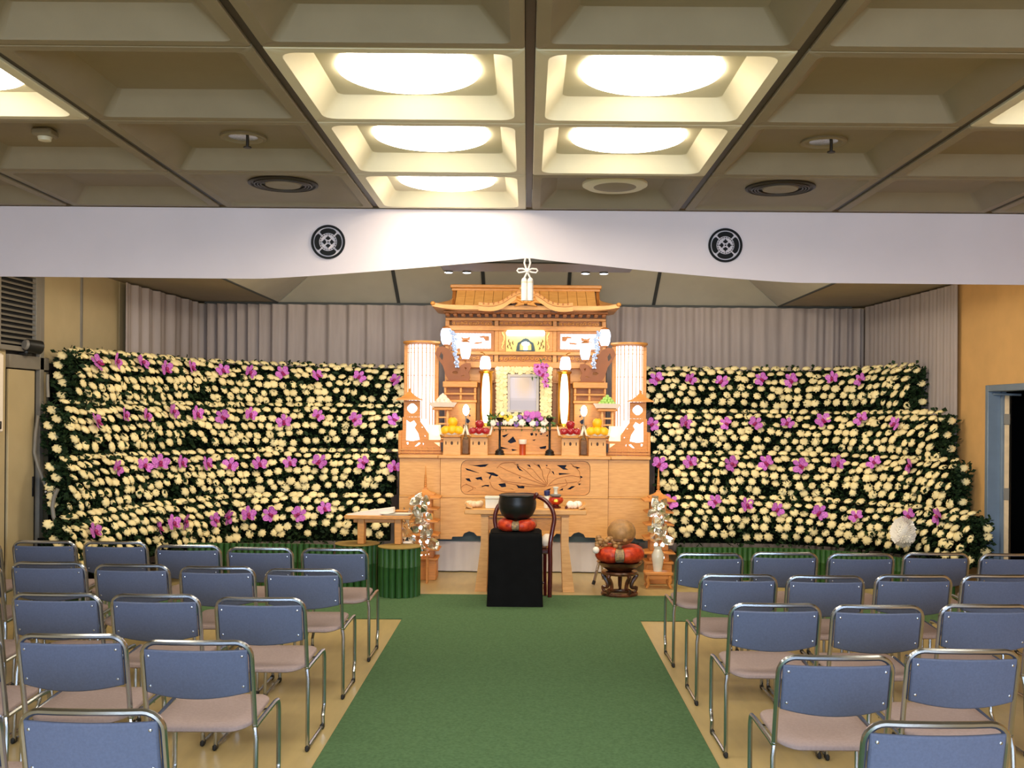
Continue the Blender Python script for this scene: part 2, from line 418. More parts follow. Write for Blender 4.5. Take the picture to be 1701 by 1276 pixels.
rb.box(XR + T, XR + 1.6, 6.5, 6.6, 0, 2.4); rb.box(XR + T, XR + 1.6, 6.5, YF - 1.3, 2.4, 2.5)
struct(rb, 'wall_side_room', M_dark)  # near-black wall colour carries the darkness of the unlit room
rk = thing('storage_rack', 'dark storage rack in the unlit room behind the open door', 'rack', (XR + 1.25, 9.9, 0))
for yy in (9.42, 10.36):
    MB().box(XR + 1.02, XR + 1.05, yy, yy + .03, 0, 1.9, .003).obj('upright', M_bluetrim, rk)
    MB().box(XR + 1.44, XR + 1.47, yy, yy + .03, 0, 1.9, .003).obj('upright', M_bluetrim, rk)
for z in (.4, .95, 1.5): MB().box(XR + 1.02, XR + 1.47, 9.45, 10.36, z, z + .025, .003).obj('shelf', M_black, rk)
wf = thing('wall_sign_box', 'small dark box fixed high on the orange wall above the door', 'box', (XR, 8.36, 2.05))
MB().box(XR - .06, XR - .001, 8.22, 8.42, 2.06, 2.16, .006).obj('body', M_black, wf)
MB().box(XR - .075, XR - .06, 8.25, 8.39, 2.08, 2.14, .004).obj('face', M_dark, wf)

# back wall, rear wall with the windows behind the camera
struct(MB().box(XL - .15, XR + T, YF, YF + .1, 0, 3.7), 'wall_back', M_wallL)
rw = MB(); rw.box(XL, XR, YB - .15, YB, 0, .9); rw.box(XL, XR, YB - .15, YB, 2.6, 3.7); rw.box(XL, -3.2, YB - .15, YB, .9, 2.6); rw.box(3.2, XR, YB - .15, YB, .9, 2.6)
struct(rw, 'wall_rear', M_wallL)
wn = struct(MB().box(-3.2, -3.14, YB - .1, YB - .04, .9, 2.6).box(3.14, 3.2, YB - .1, YB - .04, .9, 2.6).box(-.03, .03, YB - .1, YB - .04, .9, 2.6)
            .box(-3.14, 3.14, YB - .1, YB - .04, .9, .96).box(-3.14, 3.14, YB - .1, YB - .04, 2.54, 2.6), 'window_1', M_greytrim)

# hall ceiling: pressed square pans hung in a grid
cl = struct(MB().box(XL, XR, YB, 6.70, CZ + .16, CZ + .22), 'ceiling', M_gap)
def pan(wx, wy, rise, lip, ins, r):
    m = MB(); z = 0
    rings = []
    for a, b, rr, zz in ((wx, wy, .008, .035), (wx, wy, .008, .004), (wx - .008, wy - .008, .01, 0), (wx - 2 * lip, wy - 2 * lip, r, 0), (wx - 2 * lip - .014, wy - 2 * lip - .014, r, .010),
                         (wx - 2 * lip - 2 * ins, wy - 2 * lip - 2 * ins, r * .6, rise)):
        rings.append([(x, y, zz) for x, y in rrect(a, b, rr)])
    return m.loops(rings, cap1=True)
xs = [TW * k for k in range(-4, 5)]
mesh_cache = {}
lit = {(-1, 7): 1, (0, 7): 1, (-1, 8): 1, (0, 8): 1, (-1, 9): 1, (-3, 7): 1, (2, 7): 1, (-1, 4): 1, (0, 4): 1, (-3, 4): 1, (2, 4): 1, (-1, 2): 1, (0, 2): 1}
lampnames = {(-1, 7): 'lit round ceiling lamp, front left of the nearest pair', (0, 7): 'lit round ceiling lamp, front right of the nearest pair',
             (-1, 8): 'lit round ceiling lamp behind the large left one', (0, 8): 'lit round ceiling lamp behind the large right one',
             (-1, 9): 'lit round ceiling lamp nearest the white banner', (-3, 7): 'lit round ceiling lamp cut off by the left edge of the view',
             (2, 7): 'lit ceiling lamp pan cut off by the right edge of the view'}
for j in range(len(RY) - 1):
    y0, y1 = RY[j], RY[j + 1]; wy = y1 - y0 - .010; cy = (y0 + y1) / 2
    for k in range(-4, 4):
        wx = TW - .038; cx = TW * (k + .5)
        if (k, j) in lit:
            t = thing('ceiling_light', lampnames.get((k, j), 'round ceiling lamp over the %s of the hall, %s' % ({4: 'middle', 2: 'rear end'}.get(j, 'front'), {-3: 'far left', -1: 'left of centre', 0: 'right of centre', 2: 'far right'}[k])), 'lamp', (cx, cy, CZ), 'round ceiling lamps')
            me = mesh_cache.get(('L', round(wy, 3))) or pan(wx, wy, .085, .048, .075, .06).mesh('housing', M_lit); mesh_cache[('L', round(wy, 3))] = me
            inst(me, 'housing', t)
            dx = (.10 if k == -3 else 0)
            dm = mesh_cache.get('disc') or MB().lathe([(.285, .084), (.285, .072), (.270, .066), (.15, .056), (0, .052)], n=40).mesh('diffuser', M_lamp); mesh_cache['disc'] = dm
            inst(dm, 'diffuser', t, (dx, 0, 0))
        else:
            flat = j == 9 and k in (-2, 1)
            key = ('F' if flat else 'T', round(wy, 3))
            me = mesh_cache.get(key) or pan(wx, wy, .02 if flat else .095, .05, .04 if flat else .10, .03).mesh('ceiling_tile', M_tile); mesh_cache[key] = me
            inst(me, 'ceiling_tile', cl, (cx, cy, CZ))
    for a, b in ((XL + .004, -4 * TW - .019), (4 * TW + .019, XR - .004)):
        MB().box(a, b, y0 + .005, y1 - .005, CZ, CZ + .035, .003).obj('ceiling_tile', M_tile, cl)
for x in xs:
    MB().box(x - .017, x + .017, YB + .01, 6.555, CZ + .012, CZ + .06).obj('ceiling_rail', M_rail, cl)

def small_downlight(x, y, label):
    t = thing('downlight', label, 'lamp', (x, y, CZ + .095), 'small downlights with sprinklers')
    z = CZ + .095
    MB().lathe([(.115, 0), (.115, -.010), (.098, -.014), (.085, -.004)], (x, y, z), 28).obj('ring', M_tile, t)
    MB().lathe([(.084, -.002), (.06, -.006), (0, -.004)], (x, y, z), 24).obj('reflector', M_chrome, t)
    MB().cyl((x + .03, y - .03, z - .004), (x + .03, y - .03, z - .06), .008).cyl((x + .03, y - .03, z - .06), (x + .03, y - .03, z - .066), .02, .02, 12).obj('sprinkler', M_rail, t)
small_downlight(-1.46, 5.22, 'small unlit downlight in the left ceiling pan with a sprinkler'); small_downlight(1.50, 5.22, 'small unlit downlight in the right ceiling pan with a sprinkler')
def round_vent(x, y, label):
    z = CZ + .0195; t = thing('round_vent', label, 'vent', (x, y, z), 'round ceiling vents')
    MB().lathe([(.20, 0), (.20, -.008), (.185, -.014), (.18, -.004)], (x, y, z), 32).obj('rim', M_rail, t)
    MB().lathe([(.18, -.003), (0, -.003)], (x, y, z), 32).obj('backing', M_gap, t)
    for k, r in enumerate((.162, .145, .128)):
        MB().tube([(x + r * cos(a * pi / 16), y + r * sin(a * pi / 16), z - .010) for a in range(32)], .006, 6, True).obj('ring_slat', M_rail, t)
    MB().lathe([(.105, -.004), (.10, -.014), (.04, -.012), (0, -.016)], (x, y, z), 24).obj('hub', M_tile, t)
round_vent(-1.43, 5.95, 'round slotted vent in the left ceiling pan close to the banner'); round_vent(1.46, 5.95, 'round slotted vent in the right ceiling pan close to the banner')
t = thing('ceiling_speaker', 'round white unlit ceiling disc right of the centre rail near banner', 'speaker', (.50, 5.97, CZ + .094))
MB().lathe([(.17, 0), (.17, -.05), (.19, -.055), (.19, -.068), (.165, -.082), (.13, -.078)], (.50, 5.97, CZ + .094), 36).obj('rim', M_lit, t)
MB().lathe([(.13, -.077), (.07, -.088), (0, -.092)], (.50, 5.97, CZ + .094), 28).obj('grille', M_tile, t)
t = thing('smoke_detector', 'small square smoke detector in a left ceiling pan', 'detector', (-2.42, 5.12, CZ + .094))
MB().box(-2.47, -2.37, 5.06, 5.16, CZ + .055, CZ + .094, .01).obj('base', M_tile, t)
MB().lathe([(.035, -.002), (.03, -.02), (0, -.022)], (-2.42, 5.11, CZ + .057), 16).obj('sensor', M_lit, t)

# stage ceiling: flat soffit round a raised coffer
SZ = 3.015; cx0, cx1, cy0, cy1 = -3.03, 3.03, 7.15, 12.42
c2 = struct(MB().box(XL, cx0, 6.71, YF, SZ, SZ + .06).box(cx1, XR, 6.71, YF, SZ, SZ + .06).box(cx0, cx1, 6.71, cy0, SZ, SZ + .06).box(cx0, cx1, cy1, YF, SZ, SZ + .06), 'ceiling', M_soffit)
MB().box(cx0 - .025, cx0, cy0, cy1, SZ - .012, SZ - .0005).box(cx1, cx1 + .025, cy0, cy1, SZ - .012, SZ - .0005).obj('edge_strip', M_batten, c2)
sl, ri = .9, .5
def quad(a, b, c, d, th=.03):
    n = (Vector(b) - Vector(a)).cross(Vector(c) - Vector(a)).normalized()
    if n.z < 0: n = -n
    P = [Vector(p) for p in (a, b, c, d)]; return MB().add(P + [p + n * th for p in P], [(0, 1, 2, 3), (7, 6, 5, 4), (0, 1, 5, 4), (1, 2, 6, 5), (2, 3, 7, 6), (3, 0, 4, 7)])
bx = [cx0, -1.57, -.53, .48, 1.52, cx1]
def topx(x): return max(cx0 + sl, min(cx1 - sl, x))
for a, b in zip(bx, bx[1:]):
    quad((a + .012, cy1, SZ), (b - .012, cy1, SZ), (topx(b - .012), cy1 - sl, SZ + ri), (topx(a + .012), cy1 - sl, SZ + ri)).obj('ceiling_panel', M_slope, c2)
for x in bx[1:-1]:
    quad((x - .02, cy1 - .02, SZ - .002), (x + .02, cy1 - .02, SZ - .002), (x + .02, cy1 - sl, SZ + ri - .012), (x - .02, cy1 - sl, SZ + ri - .012), .01).obj('batten', M_batten, c2)
quad((cx0, cy0, SZ), (cx0, cy1, SZ), (cx0 + sl, cy1 - sl, SZ + ri), (cx0 + sl, cy0 + sl, SZ + ri)).obj('ceiling_panel', M_slope, c2)
quad((cx1, cy0, SZ), (cx1, cy1, SZ), (cx1 - sl, cy1 - sl, SZ + ri), (cx1 - sl, cy0 + sl, SZ + ri)).obj('ceiling_panel', M_slope, c2)
quad((cx0, cy0, SZ), (cx1, cy0, SZ), (cx1 - sl, cy0 + sl, SZ + ri), (cx0 + sl, cy0 + sl, SZ + ri)).obj('ceiling_panel', M_slope, c2)
MB().box(cx0 + sl, cx1 - sl, cy0 + sl, cy1 - sl, SZ + ri, SZ + ri + .05).obj('ceiling_panel', M_slope, c2)
MB().box(cx0 - .9, cx1 + .9, cy1 + .0, cy1 + .05, SZ - .03, SZ - .001).obj('curtain_rail', M_batten, c2)

for sx_, sd in ((-1.25, 'left'), (1.25, 'right')):
    t = thing('coffer_light', 'flat lamp let into the raised stage ceiling, %s of centre' % sd, 'lamp', (sx_, 9.35, SZ + ri - .06))
    MB().box(sx_ - .8, sx_ + .8, 9.05, 9.65, SZ + ri - .05, SZ + ri - .001, .005).obj('housing', M_lit, t)
    MB().box(sx_ - .76, sx_ + .76, 9.09, 9.61, SZ + ri - .056, SZ + ri - .0505, .002).obj('diffuser', M_glow2, t)
# metal lamp bar above the altar
lb = thing('stage_lamp_bar', 'dark metal lamp bar hanging from the stage ceiling above the altar roof', 'lamp', (.07, 8.73, 2.93))
MB().box(-.75, .895, 8.46, 9.0, 2.935, 3.0, .006).obj('housing', M_black, lb)
MB().box(-.74, .885, 8.475, 8.955, 2.929, 2.9345, .001).obj('reflector_panel', mat('brushed_bronze', (58, 48, 36), 0.5, metal=0.3, var=0.15, scale=3), lb)
for x in (-.6, .75):
    for y in (8.55, 8.9): MB().cyl((x, y, 3.0), (x, y, SZ + ri - .001), .01).obj('hanger_rod', M_black, lb)
for x in (-.70, -.54, .50, .66):
    q = MB().cyl((x, 8.97, 2.935), (x, 8.97, 2.918), .035, .04, 16).obj('spot_cup', M_chrome, lb)
    MB().lathe([(.034, 0), (.02, -.004), (0, -.005)], (x, 8.97, 2.9175), 16).obj('lens', M_tube, q)

# curtains
def curtain(name, p0, p1, z0, z1, label, amp=.075, wl=.19, seed=1):
    rnd = random.Random(seed); p0 = Vector(p0); p1 = Vector(p1); L = (p1 - p0).length; d = (p1 - p0).normalized(); nrm = Vector((d.y, -d.x, 0))
    nn = int(L / .016); ph = [0]; off = []
    k1 = rnd.uniform(0, 6)
    phase = 0
    cols = []
    for i in range(nn + 1):
        phase += .016 / wl * 2 * pi * (1 + .35 * sin(i * .021 + k1) + .2 * sin(i * .057))
        a = amp * (.75 + .35 * sin(i * .013 + k1 * 2))
        cols.append((i * L / nn, a, phase))
    zz = [0, .1, .3, .6, .85, .95, 1.0]
    m = MB(); vs = []; fs = []
    for x, a, p in cols:
        for q in zz:
            s_ = sin(p + .55 * sin(p)) + .30 * sin(2 * p + .6 * q)
            amp_ = a * (1 - .25 * q)
            sway = .012 * sin(x * 3 + q * 2.2)
            pt_ = p0 + d * (x + sway) + nrm * (amp_ * s_)
            vs.append((pt_.x, pt_.y, z0 + (z1 - z0) * q))
    k = len(zz)
    for i in range(nn):
        for j in range(k - 1): fs.append((i * k + j, (i + 1) * k + j, (i + 1) * k + j + 1, i * k + j + 1))
    m.add(vs, fs)
    c = ((p0 + p1) / 2)
    o = solo(m, name, M_curt, (c.x, c.y, z0), label, 'curtain', recalc=False, ang=80)
    return o
curtain('curtain', (-4.02, 12.40, 0), (-.02, 12.40, 0), .02, 2.985, 'grey mauve pleated curtain along the back wall left of the altar roof', seed=3)
curtain('curtain', (.02, 12.40, 0), (4.08, 12.40, 0), .02, 2.985, 'grey mauve pleated curtain along the back wall right of the altar roof', seed=4)
curtain('curtain', (-4.13, 10.45, 0), (-3.98, 12.31, 0), .02, 2.995, 'grey mauve curtain along the left side wall behind the flowers', amp=.025, wl=.22, seed=5)
curtain('curtain', (4.06, 12.31, 0), (4.21, 10.06, 0), .02, 2.995, 'grey mauve curtain along the right side wall beside the orange wall', amp=.03, wl=.21, seed=6)

# banner
def zb(x):
    t = min(1, abs(x) / 1.75); return 2.545 + .147 * (1 - t) ** 1.25
bn = thing('banner', 'long white banner with two black round crests hung across the ceiling', 'banner', (0, 6.58, 2.55))
bm_ = MB(); NX = 150; rows = 10; vs = []; fs = []
for s_ in (0, 1):
    for i in range(NX + 1):
        x = XL + .03 + (XR - XL - .06) * i / NX
        for j in range(rows + 1):
            q = j / rows; z = zb(x) + (CZ - .002 - zb(x)) * q
            fold = .012 * math.exp(-(x / .5) ** 2) * sin(q * 5 + abs(x) * 9) * (1 - q) + .006 * sin(x * 2.3 + q) * (1 - q)
            vs.append((x, 6.575 + fold + s_ * .006, z))
n1 = (NX + 1) * (rows + 1)
for s_ in (0, 1):
    for i in range(NX):
        for j in range(rows):
            a = s_ * n1 + i * (rows + 1) + j; fs.append((a, a + rows + 1, a + rows + 2, a + 1))
for i in range(NX):
    a = i * (rows + 1); fs.append((a, a + rows + 1, n1 + a + rows + 1, n1 + a)); a += rows; fs.append((a, a + rows + 1, n1 + a + rows + 1, n1 + a))
bm_.add(vs, fs); bm_.obj('cloth', M_banner, bn, ang=60)
def ringpoly(r0, r1, a0, a1, n):
    return [(r1 * cos(a0 + (a1 - a0) * i / n), r1 * sin(a0 + (a1 - a0) * i / n)) for i in range(n + 1)] + [(r0 * cos(a1 + (a0 - a1) * i / n), r0 * sin(a1 + (a0 - a1) * i / n)) for i in range(n + 1)]
def crest(cx, cz):
    R = .1095; m = MB(); Y0, Y1 = 6.5605, 6.5650
    T_ = lambda poly, k=R: [(cx + p[0] * k, cz + p[1] * k) for p in poly]
    m.fret(T_(circ(0, 0, 1, n=48)), [T_(circ(0, 0, .865, n=48))], Y0, Y1)
    for q in range(4):
        c = q * pi / 2; h = radians(41); pts = []
        for i in range(13):       # rounded outer corners
            a = c - h + 2 * h * i / 12; e = abs(i - 6) / 6; rr = .80 - .07 * e ** 6
            pts.append((rr * cos(a), rr * sin(a)))
        for i in range(9):
            a = c + h * .98 - 2 * h * .98 * i / 8; pts.append((.53 * cos(a), .53 * sin(a)))
        m.prism(T_(pts), Y0, Y1)
        # inner petal, a notched lozenge
        d = Vector((cos(c), sin(c))); e = Vector((-sin(c), cos(c))); P = []
        for u, v in ((.10, 0), (.20, -.15), (.27, -.10), (.30, -.04), (.40, 0), (.30, .04), (.27, .10), (.20, .15)):
            w_ = d * u + e * v; P.append((w_.x, w_.y))
        m.prism(T_(P), Y0, Y1)
        for k in range(5):     # fine toothed ring round the petals
            a = c + radians(-36 + 18 * k); m.prism(T_(ringpoly(.44, .475, a - radians(5.5), a + radians(5.5), 3)), Y0, Y1)
    m.prism(T_(circ(0, 0, .045, n=10)), Y0, Y1)
    return m.obj('crest', M_crest, bn, smooth=False)
for px_, py_ in ((545, 402), (1205, 407.5)):
    p = at(px_, py_, 6.563); crest(p.x, p.z)
# gathered cord with tassels
ct = thing('cord_tassel', 'white silk cord bow with two tassels hanging from the banner centre', 'tassel', (0, 6.54, 2.42))
cp = [at(x, y, 6.54) for x, y in ((873, 428), (871, 437), (875, 449))]; cq = [at(x, y, 6.54) for x, y in ((879, 428), (881, 437), (877, 449))]
MB().tube(cp, .006).obj('cord', M_cord, ct); MB().tube(cq, .006).obj('cord', M_cord, ct)
kz = at(876, 450, 6.53)
MB().ball(kz, .017, .013, .017).obj('knot', M_cord, ct)
for s_ in (-1, 1):
    P = [kz + Vector((s_ * u, 0, v)) for u, v in ((.005, .004), (.03, .014), (.058, .012), (.066, .0), (.055, -.012), (.03, -.009), (.005, -.002))]
    MB().tube(P, .0055).obj('bow_loop', M_cord, ct)
    MB().tube([kz + Vector((0, 0, -.01)), kz + Vector((s_ * .012, 0, -.03)), kz + Vector((s_ * .0195, 0, -.05))], .006).obj('cord', M_cord, ct)
    c = kz + Vector((s_ * .0195, 0, -.19))
    q = MB().lathe([(.0, -.001), (.0185, 0), (.0188, .08), (.018, .12), (.0165, .135), (.008, .146), (0, .147)], c, 18, scal=lambda j, r, z: 1 + .05 * (j % 2)).obj('tassel', M_cord, ct, ang=20)
    MB().lathe([(.0185, .112), (.0198, .116), (.0185, .121)], c, 18).obj('binding', M_cream, q)
# ================================================================== flower banks
def mum_mesh(seed):
    r_ = random.Random(seed); m = MB()
    # cupped head: scalloped rings of petals
    prof = [(.10, -.42), (.55, -.30), (.95, -.02), (1.0, .16), (.80, .40), (.46, .54), (0, .58)]
    m.lathe(prof, n=16, scal=lambda j, r, z: (1 + (.13 if j % 2 else -.10) * min(1, r)) if r > .3 else 1)
    for k in range(9):       # loose outer petals
        a = 2 * pi * k / 9 + r_.uniform(-.2, .2); b = .20; L_ = 1.12 + r_.uniform(-.08, .14); zt = .10 + r_.uniform(-.1, .14)
        P = [(.5 * cos(a), .5 * sin(a), -.22), (.9 * cos(a - b), .9 * sin(a - b), -.10), (L_ * cos(a), L_ * sin(a), zt), (.9 * cos(a + b), .9 * sin(a + b), -.10)]
        m.add(P, [(0, 1, 2, 3)])
    return m.mesh('chrysanthemum', M_mum, recalc=False, ang=50)
MUM = [mum_mesh(i) for i in range(3)]
def petal(m, ang, L_, W_, curl, z0=0):
    c, s_ = cos(ang), sin(ang); P = []
    for u, wv in ((.12, .2), (.45, .85), (.75, 1), (1, .35)):
        for q in (-1, 0, 1):
            x, y = u * L_, q * wv * W_ / 2
            P.append((x * c - y * s_, x * s_ + y * c, z0 + curl * u * u * L_ - abs(q) * .06 * W_))
    m.add(P, [(i * 3 + j, i * 3 + j + 1, i * 3 + j + 4, i * 3 + j + 3) for i in range(3) for j in range(2)])
def orchid_meshes():
    m = MB()
    petal(m, pi / 2, 1.0, .62, .15); petal(m, pi / 2 + 2.25, 1.0, .58, .12); petal(m, pi / 2 - 2.25, 1.0, .58, .12)
    petal(m, .22, 1.05, .86, .22, .05); petal(m, pi - .22, 1.05, .86, .22, .05)
    a = m.mesh('orchid', M_orchid, recalc=False, ang=60)
    l = MB().ball((0, -.08, .18), .22, .26, .18, 8, 5); petal(l, -pi / 2, .62, .5, .5, .10)
    return a, l.mesh('lip', M_lip, recalc=False)
ORC, LIP = orchid_meshes()

tiers = {
 ('left', 1): (2.215, [(-1.33, 11.9), (-2.2, 11.82), (-2.9, 11.45), (-3.5, 10.75), (-3.86, 9.7), (-4.02, 8.95)], [148, 183, 226, 265, 310, 362, 410, 463, 525, 597, 658], [603, 600, 602, 612, 610, 615, 618, 619, 624, 626, 632]),
 ('left', 2): (1.755, [(-1.41, 11.55), (-2.3, 11.5), (-3.0, 11.15), (-3.55, 10.4), (-3.86, 9.5), (-4.02, 8.75)], [145, 195, 232, 278, 318, 360, 410, 468, 528, 592, 655], [700, 690, 690, 683, 687, 692, 688, 700, 690, 696, 697]),
 ('left', 3): (1.265, [(-1.43, 11.2), (-2.4, 11.12), (-3.1, 10.75), (-3.6, 10.0), (-3.85, 9.2), (-3.93, 8.62)], [183, 230, 257, 293, 335, 375, 427, 480, 533, 605, 655], [777, 773, 768, 768, 770, 772, 770, 768, 766, 768, 775]),
 ('left', 4): (.80, [(-1.45, 10.88), (-2.5, 10.80), (-3.1, 10.5), (-3.5, 9.6), (-3.70, 8.85), (-3.80, 8.3)], [142, 250, 275, 295, 345, 368, 407, 447, 498, 540], [882, 890, 868, 865, 868, 858, 853, 853, 853, 843]),
 ('right', 1): (2.215, [(1.37, 11.9), (2.3, 11.88), (3.1, 11.75), (3.7, 11.3), (4.02, 10.6)], [1088, 1145, 1198, 1263, 1315, 1387, 1437], [630, 630, 634, 630, 632, 628, 631]),
 ('right', 2): (1.72, [(1.40, 11.55), (2.4, 11.52), (3.2, 11.3), (3.75, 10.7), (4.08, 9.95)], [1083, 1137, 1205, 1255, 1308, 1370, 1436, 1497], [705, 702, 703, 703, 703, 698, 696, 704]),
 ('right', 3): (1.265, [(1.41, 11.2), (2.5, 11.15), (3.25, 10.9), (3.8, 10.35), (4.08, 9.65)], [1096, 1145, 1212, 1272, 1330, 1395, 1457, 1520], [770, 767, 770, 768, 773, 768, 768, 773]),
 ('right', 4): (.80, [(1.46, 10.9), (2.6, 10.88), (3.3, 10.6), (3.8, 10.0), (4.09, 9.25)], [1113, 1185, 1238, 1290, 1365, 1428, 1517, 1567], [833, 832, 838, 845, 850, 857, 857, 857]),
}
words = {1: 'top', 2: 'second', 3: 'third', 4: 'lowest'}
rnd = random.Random(5)
TH = .12; HH = .44
for (side, lev), (zt, path, ox, oy) in tiers.items():
    n = 120; P, LEN = spline([(x, y, 0) for x, y in path], n)
    tang = [((P[min(n - 1, i + 1)] - P[max(0, i - 1)]).normalized()) for i in range(n)]
    sg = 1 if side == 'left' else -1
    # outward normal faces the hall
    nor = [Vector((-t.y, t.x, 0)) * sg for t in tang]
    if nor[0].y > 0: nor = [-q for q in nor]
    zbot = zt - .48
    mid = P[n // 2]
    t = thing('flower_tier', '%s tier of the %s flower bank, white chrysanthemums with purple orchids' % (words[lev], side), 'flower bank', (mid.x, mid.y, zbot), 'tiers of the flower banks')
    # dark core that the stems are pushed into
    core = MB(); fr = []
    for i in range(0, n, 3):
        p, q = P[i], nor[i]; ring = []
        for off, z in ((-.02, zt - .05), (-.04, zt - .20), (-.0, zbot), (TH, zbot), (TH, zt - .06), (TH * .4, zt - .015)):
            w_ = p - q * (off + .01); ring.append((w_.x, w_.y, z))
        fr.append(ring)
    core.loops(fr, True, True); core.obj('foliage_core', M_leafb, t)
    def surf(s_, h):
        """point and normal on the front: h = 0 at the top edge, 1 at the foot of the flowered face"""
        f_ = s_ * (n - 1); i = min(n - 2, max(0, int(f_))); k = f_ - i
        p = P[i].lerp(P[i + 1], k); q = nor[i].lerp(nor[i + 1], k).normalized()
        bulge = .03 + .05 * sin(min(1, max(0, h)) * 2.6)
        return p + q * bulge + Vector((0, 0, zt - h * HH)), q
    # leaves
    lm = MB(); NL = int(LEN * 620)
    for _ in range(NL):
        s_ = rnd.random(); h = rnd.uniform(-.06, 1.12); p, q = surf(s_, h)
        if h < 0.03: p = p - q * rnd.uniform(0, TH); 
        p = p + q * rnd.uniform(-.03, .015)
        d = (q * rnd.uniform(.2, 1) + Vector((rnd.uniform(-1, 1), rnd.uniform(-1, 1), rnd.uniform(-.5, .9)))).normalized()
        sd = d.cross(Vector((rnd.uniform(-1, 1), rnd.uniform(-1, 1), rnd.uniform(-1, 1)))).normalized()
        L_ = rnd.uniform(.035, .075); W_ = L_ * .32; dn = Vector((0, 0, -.012))
        lm.add([p, p + d * L_ * .55 + sd * W_, p + d * L_ + dn, p + d * L_ * .55 - sd * W_], [(0, 1, 2), (0, 2, 3)])
    eq, et = nor[-1], tang[-1]           # leaves bristling from the outer end
    for _ in range(420):
        p = P[-1] - eq * rnd.uniform(-.10, TH + .01) + et * rnd.uniform(-.02, .012) + Vector((0, 0, rnd.uniform(zbot + .02, zt - .02)))
        d = (et * rnd.uniform(.1, .8) + Vector((rnd.uniform(-1, 1), rnd.uniform(-1, .4), rnd.uniform(-.5, .9)))).normalized()
        sd = d.cross(Vector((rnd.uniform(-1, 1), rnd.uniform(-1, 1), rnd.uniform(-1, 1)))).normalized()
        L_ = rnd.uniform(.03, .06); W_ = L_ * .32
        lm.add([p, p + d * L_ * .55 + sd * W_, p + d * L_, p + d * L_ * .55 - sd * W_], [(0, 1, 2), (0, 2, 3)])
    lm.obj('foliage', M_leaf, t, smooth=False, recalc=False, kind='stuff')
    # heads, row by row
    pitch = .110; ncol = int(LEN / pitch); nrow = 6; tot = 0
    phs = [rnd.uniform(0, 6) for _ in range(nrow)]
    for r in range(nrow):
        h0 = [-.01, .13, .31, .50, .69, .88][r]
        nc = ncol if r < 4 else int(ncol * .90)
        for c in range(nc):
            if r > 3 and rnd.random() < .06: continue
            s_ = (c + .5 * (r % 2) + .25 + rnd.uniform(-.25, .25)) / nc
            if not 0.002 < s_ < .998: continue
            wave = .035 * sin(s_ * LEN * 3.1 + phs[r] * .25 + r * .5) + .022 * sin(s_ * LEN * 7.3 + phs[r])
            h = h0 + wave * (1 if r else .25) + rnd.uniform(-.03, .03) * (1 if r else .2)
            p, q = surf(s_, max(h, -.02))
            if r == 0: p = p - q * .05
            p = p + q * (.012 + rnd.uniform(-.006, .02))
            el = radians([64, 56, 46, 36, 28, 20][r] + rnd.uniform(-12, 12))
            az = rnd.uniform(-.35, .35)
            q2 = Matrix.Rotation(az, 3, 'Z') @ q
            ax = (q2 * cos(el) + Vector((0, 0, 1)) * sin(el)).normalized()
            sc = .0435 * rnd.uniform(.82, 1.14)
            M = Matrix.Translation(p - t.location) @ ax.to_track_quat('Z', 'Y').to_matrix().to_4x4() @ Matrix.Rotation(rnd.uniform(0, 6), 4, 'Z') @ Matrix.Diagonal((sc, sc, sc * rnd.uniform(.8, 1.05), 1))
            if tot < 299: inst(MUM[rnd.randrange(3)], 'chrysanthemum', t, M=M)
            tot += 1
    for k in range(5 if side == 'left' else 3):          # a few heads turned round the outer end
        p = P[-1] + eq * rnd.uniform(-.10, .03) + et * .02 + Vector((0, 0, zt - .04 - .40 * (k + rnd.random() * .6) / (5 if side == 'left' else 3)))
        ax = (et * .5 + eq * .6 + Vector((0, 0, .6))).normalized(); sc = .042
        M = Matrix.Translation(p - t.location) @ ax.to_track_quat('Z', 'Y').to_matrix().to_4x4() @ Matrix.Scale(sc, 4)
        if tot < 299: inst(MUM[k % 3], 'chrysanthemum', t, M=M); tot += 1
    # orchids, each at its own place along the tier
    for x_, y_ in zip(ox, oy):
        best = min(((abs(pix(surf(i / 300, .2)[0])[0] - x_)), i / 300) for i in range(301))[1]
        p, q = surf(best, .2); px_, py_ = pix(p); z = p.z + (py_ - y_) * p.y / F
        h = min(.45, max(.05, (zt - z) / HH)); p, q = surf(best, h)
        ax = (q + Vector((rnd.uniform(-.4, .4), 0, rnd.uniform(.1, .5)))).normalized(); p = p + q * .075
        sc = rnd.uniform(.072, .088)
        M = Matrix.Translation(p - t.location) @ ax.to_track_quat('Z', 'Y').to_matrix().to_4x4() @ Matrix.Rotation(rnd.uniform(-1.1, 1.1), 4, 'Z') @ Matrix.Rotation(rnd.uniform(-.5, .5), 4, 'Y') @ Matrix.Scale(sc, 4)
        o = inst(ORC, 'orchid', t, M=M); inst(LIP, 'lip', o)

# dark drape and tubes carrying the left end of the bank
def drape(a, b, z0, z1, label, seed):
    a = Vector(a); b = Vector(b); d = (b - a).normalized(); nr = Vector((d.y, -d.x)); n_ = 60; L_ = (b - a).length; m = MB()
    def fn(u, v):
        p = a + d * (u * L_) + nr * (.02 * sin(u * L_ * 40 + seed) * (1 - .4 * v)); return (p.x, p.y, z0 + (z1 - z0) * v)
    m.grid(fn, n_, 4); c = (a + b) / 2
    return solo(m, 'black_drape', M_cloth, (c.x, c.y, z0), label, 'drape', recalc=False)
drape((-4.19, 8.93), (-4.17, 10.3), .03, 2.04, 'black drape hanging between the left wall and the flower bank', 1)
drape((-4.15, 8.70), (-3.95, 8.70), .03, .60, 'black drape under the left end of the flower bank', 2)
fs_ = thing('tier_frame', 'pale bent tubes carrying the left end of the flower tiers', 'frame', (-4.02, 8.75, .02))
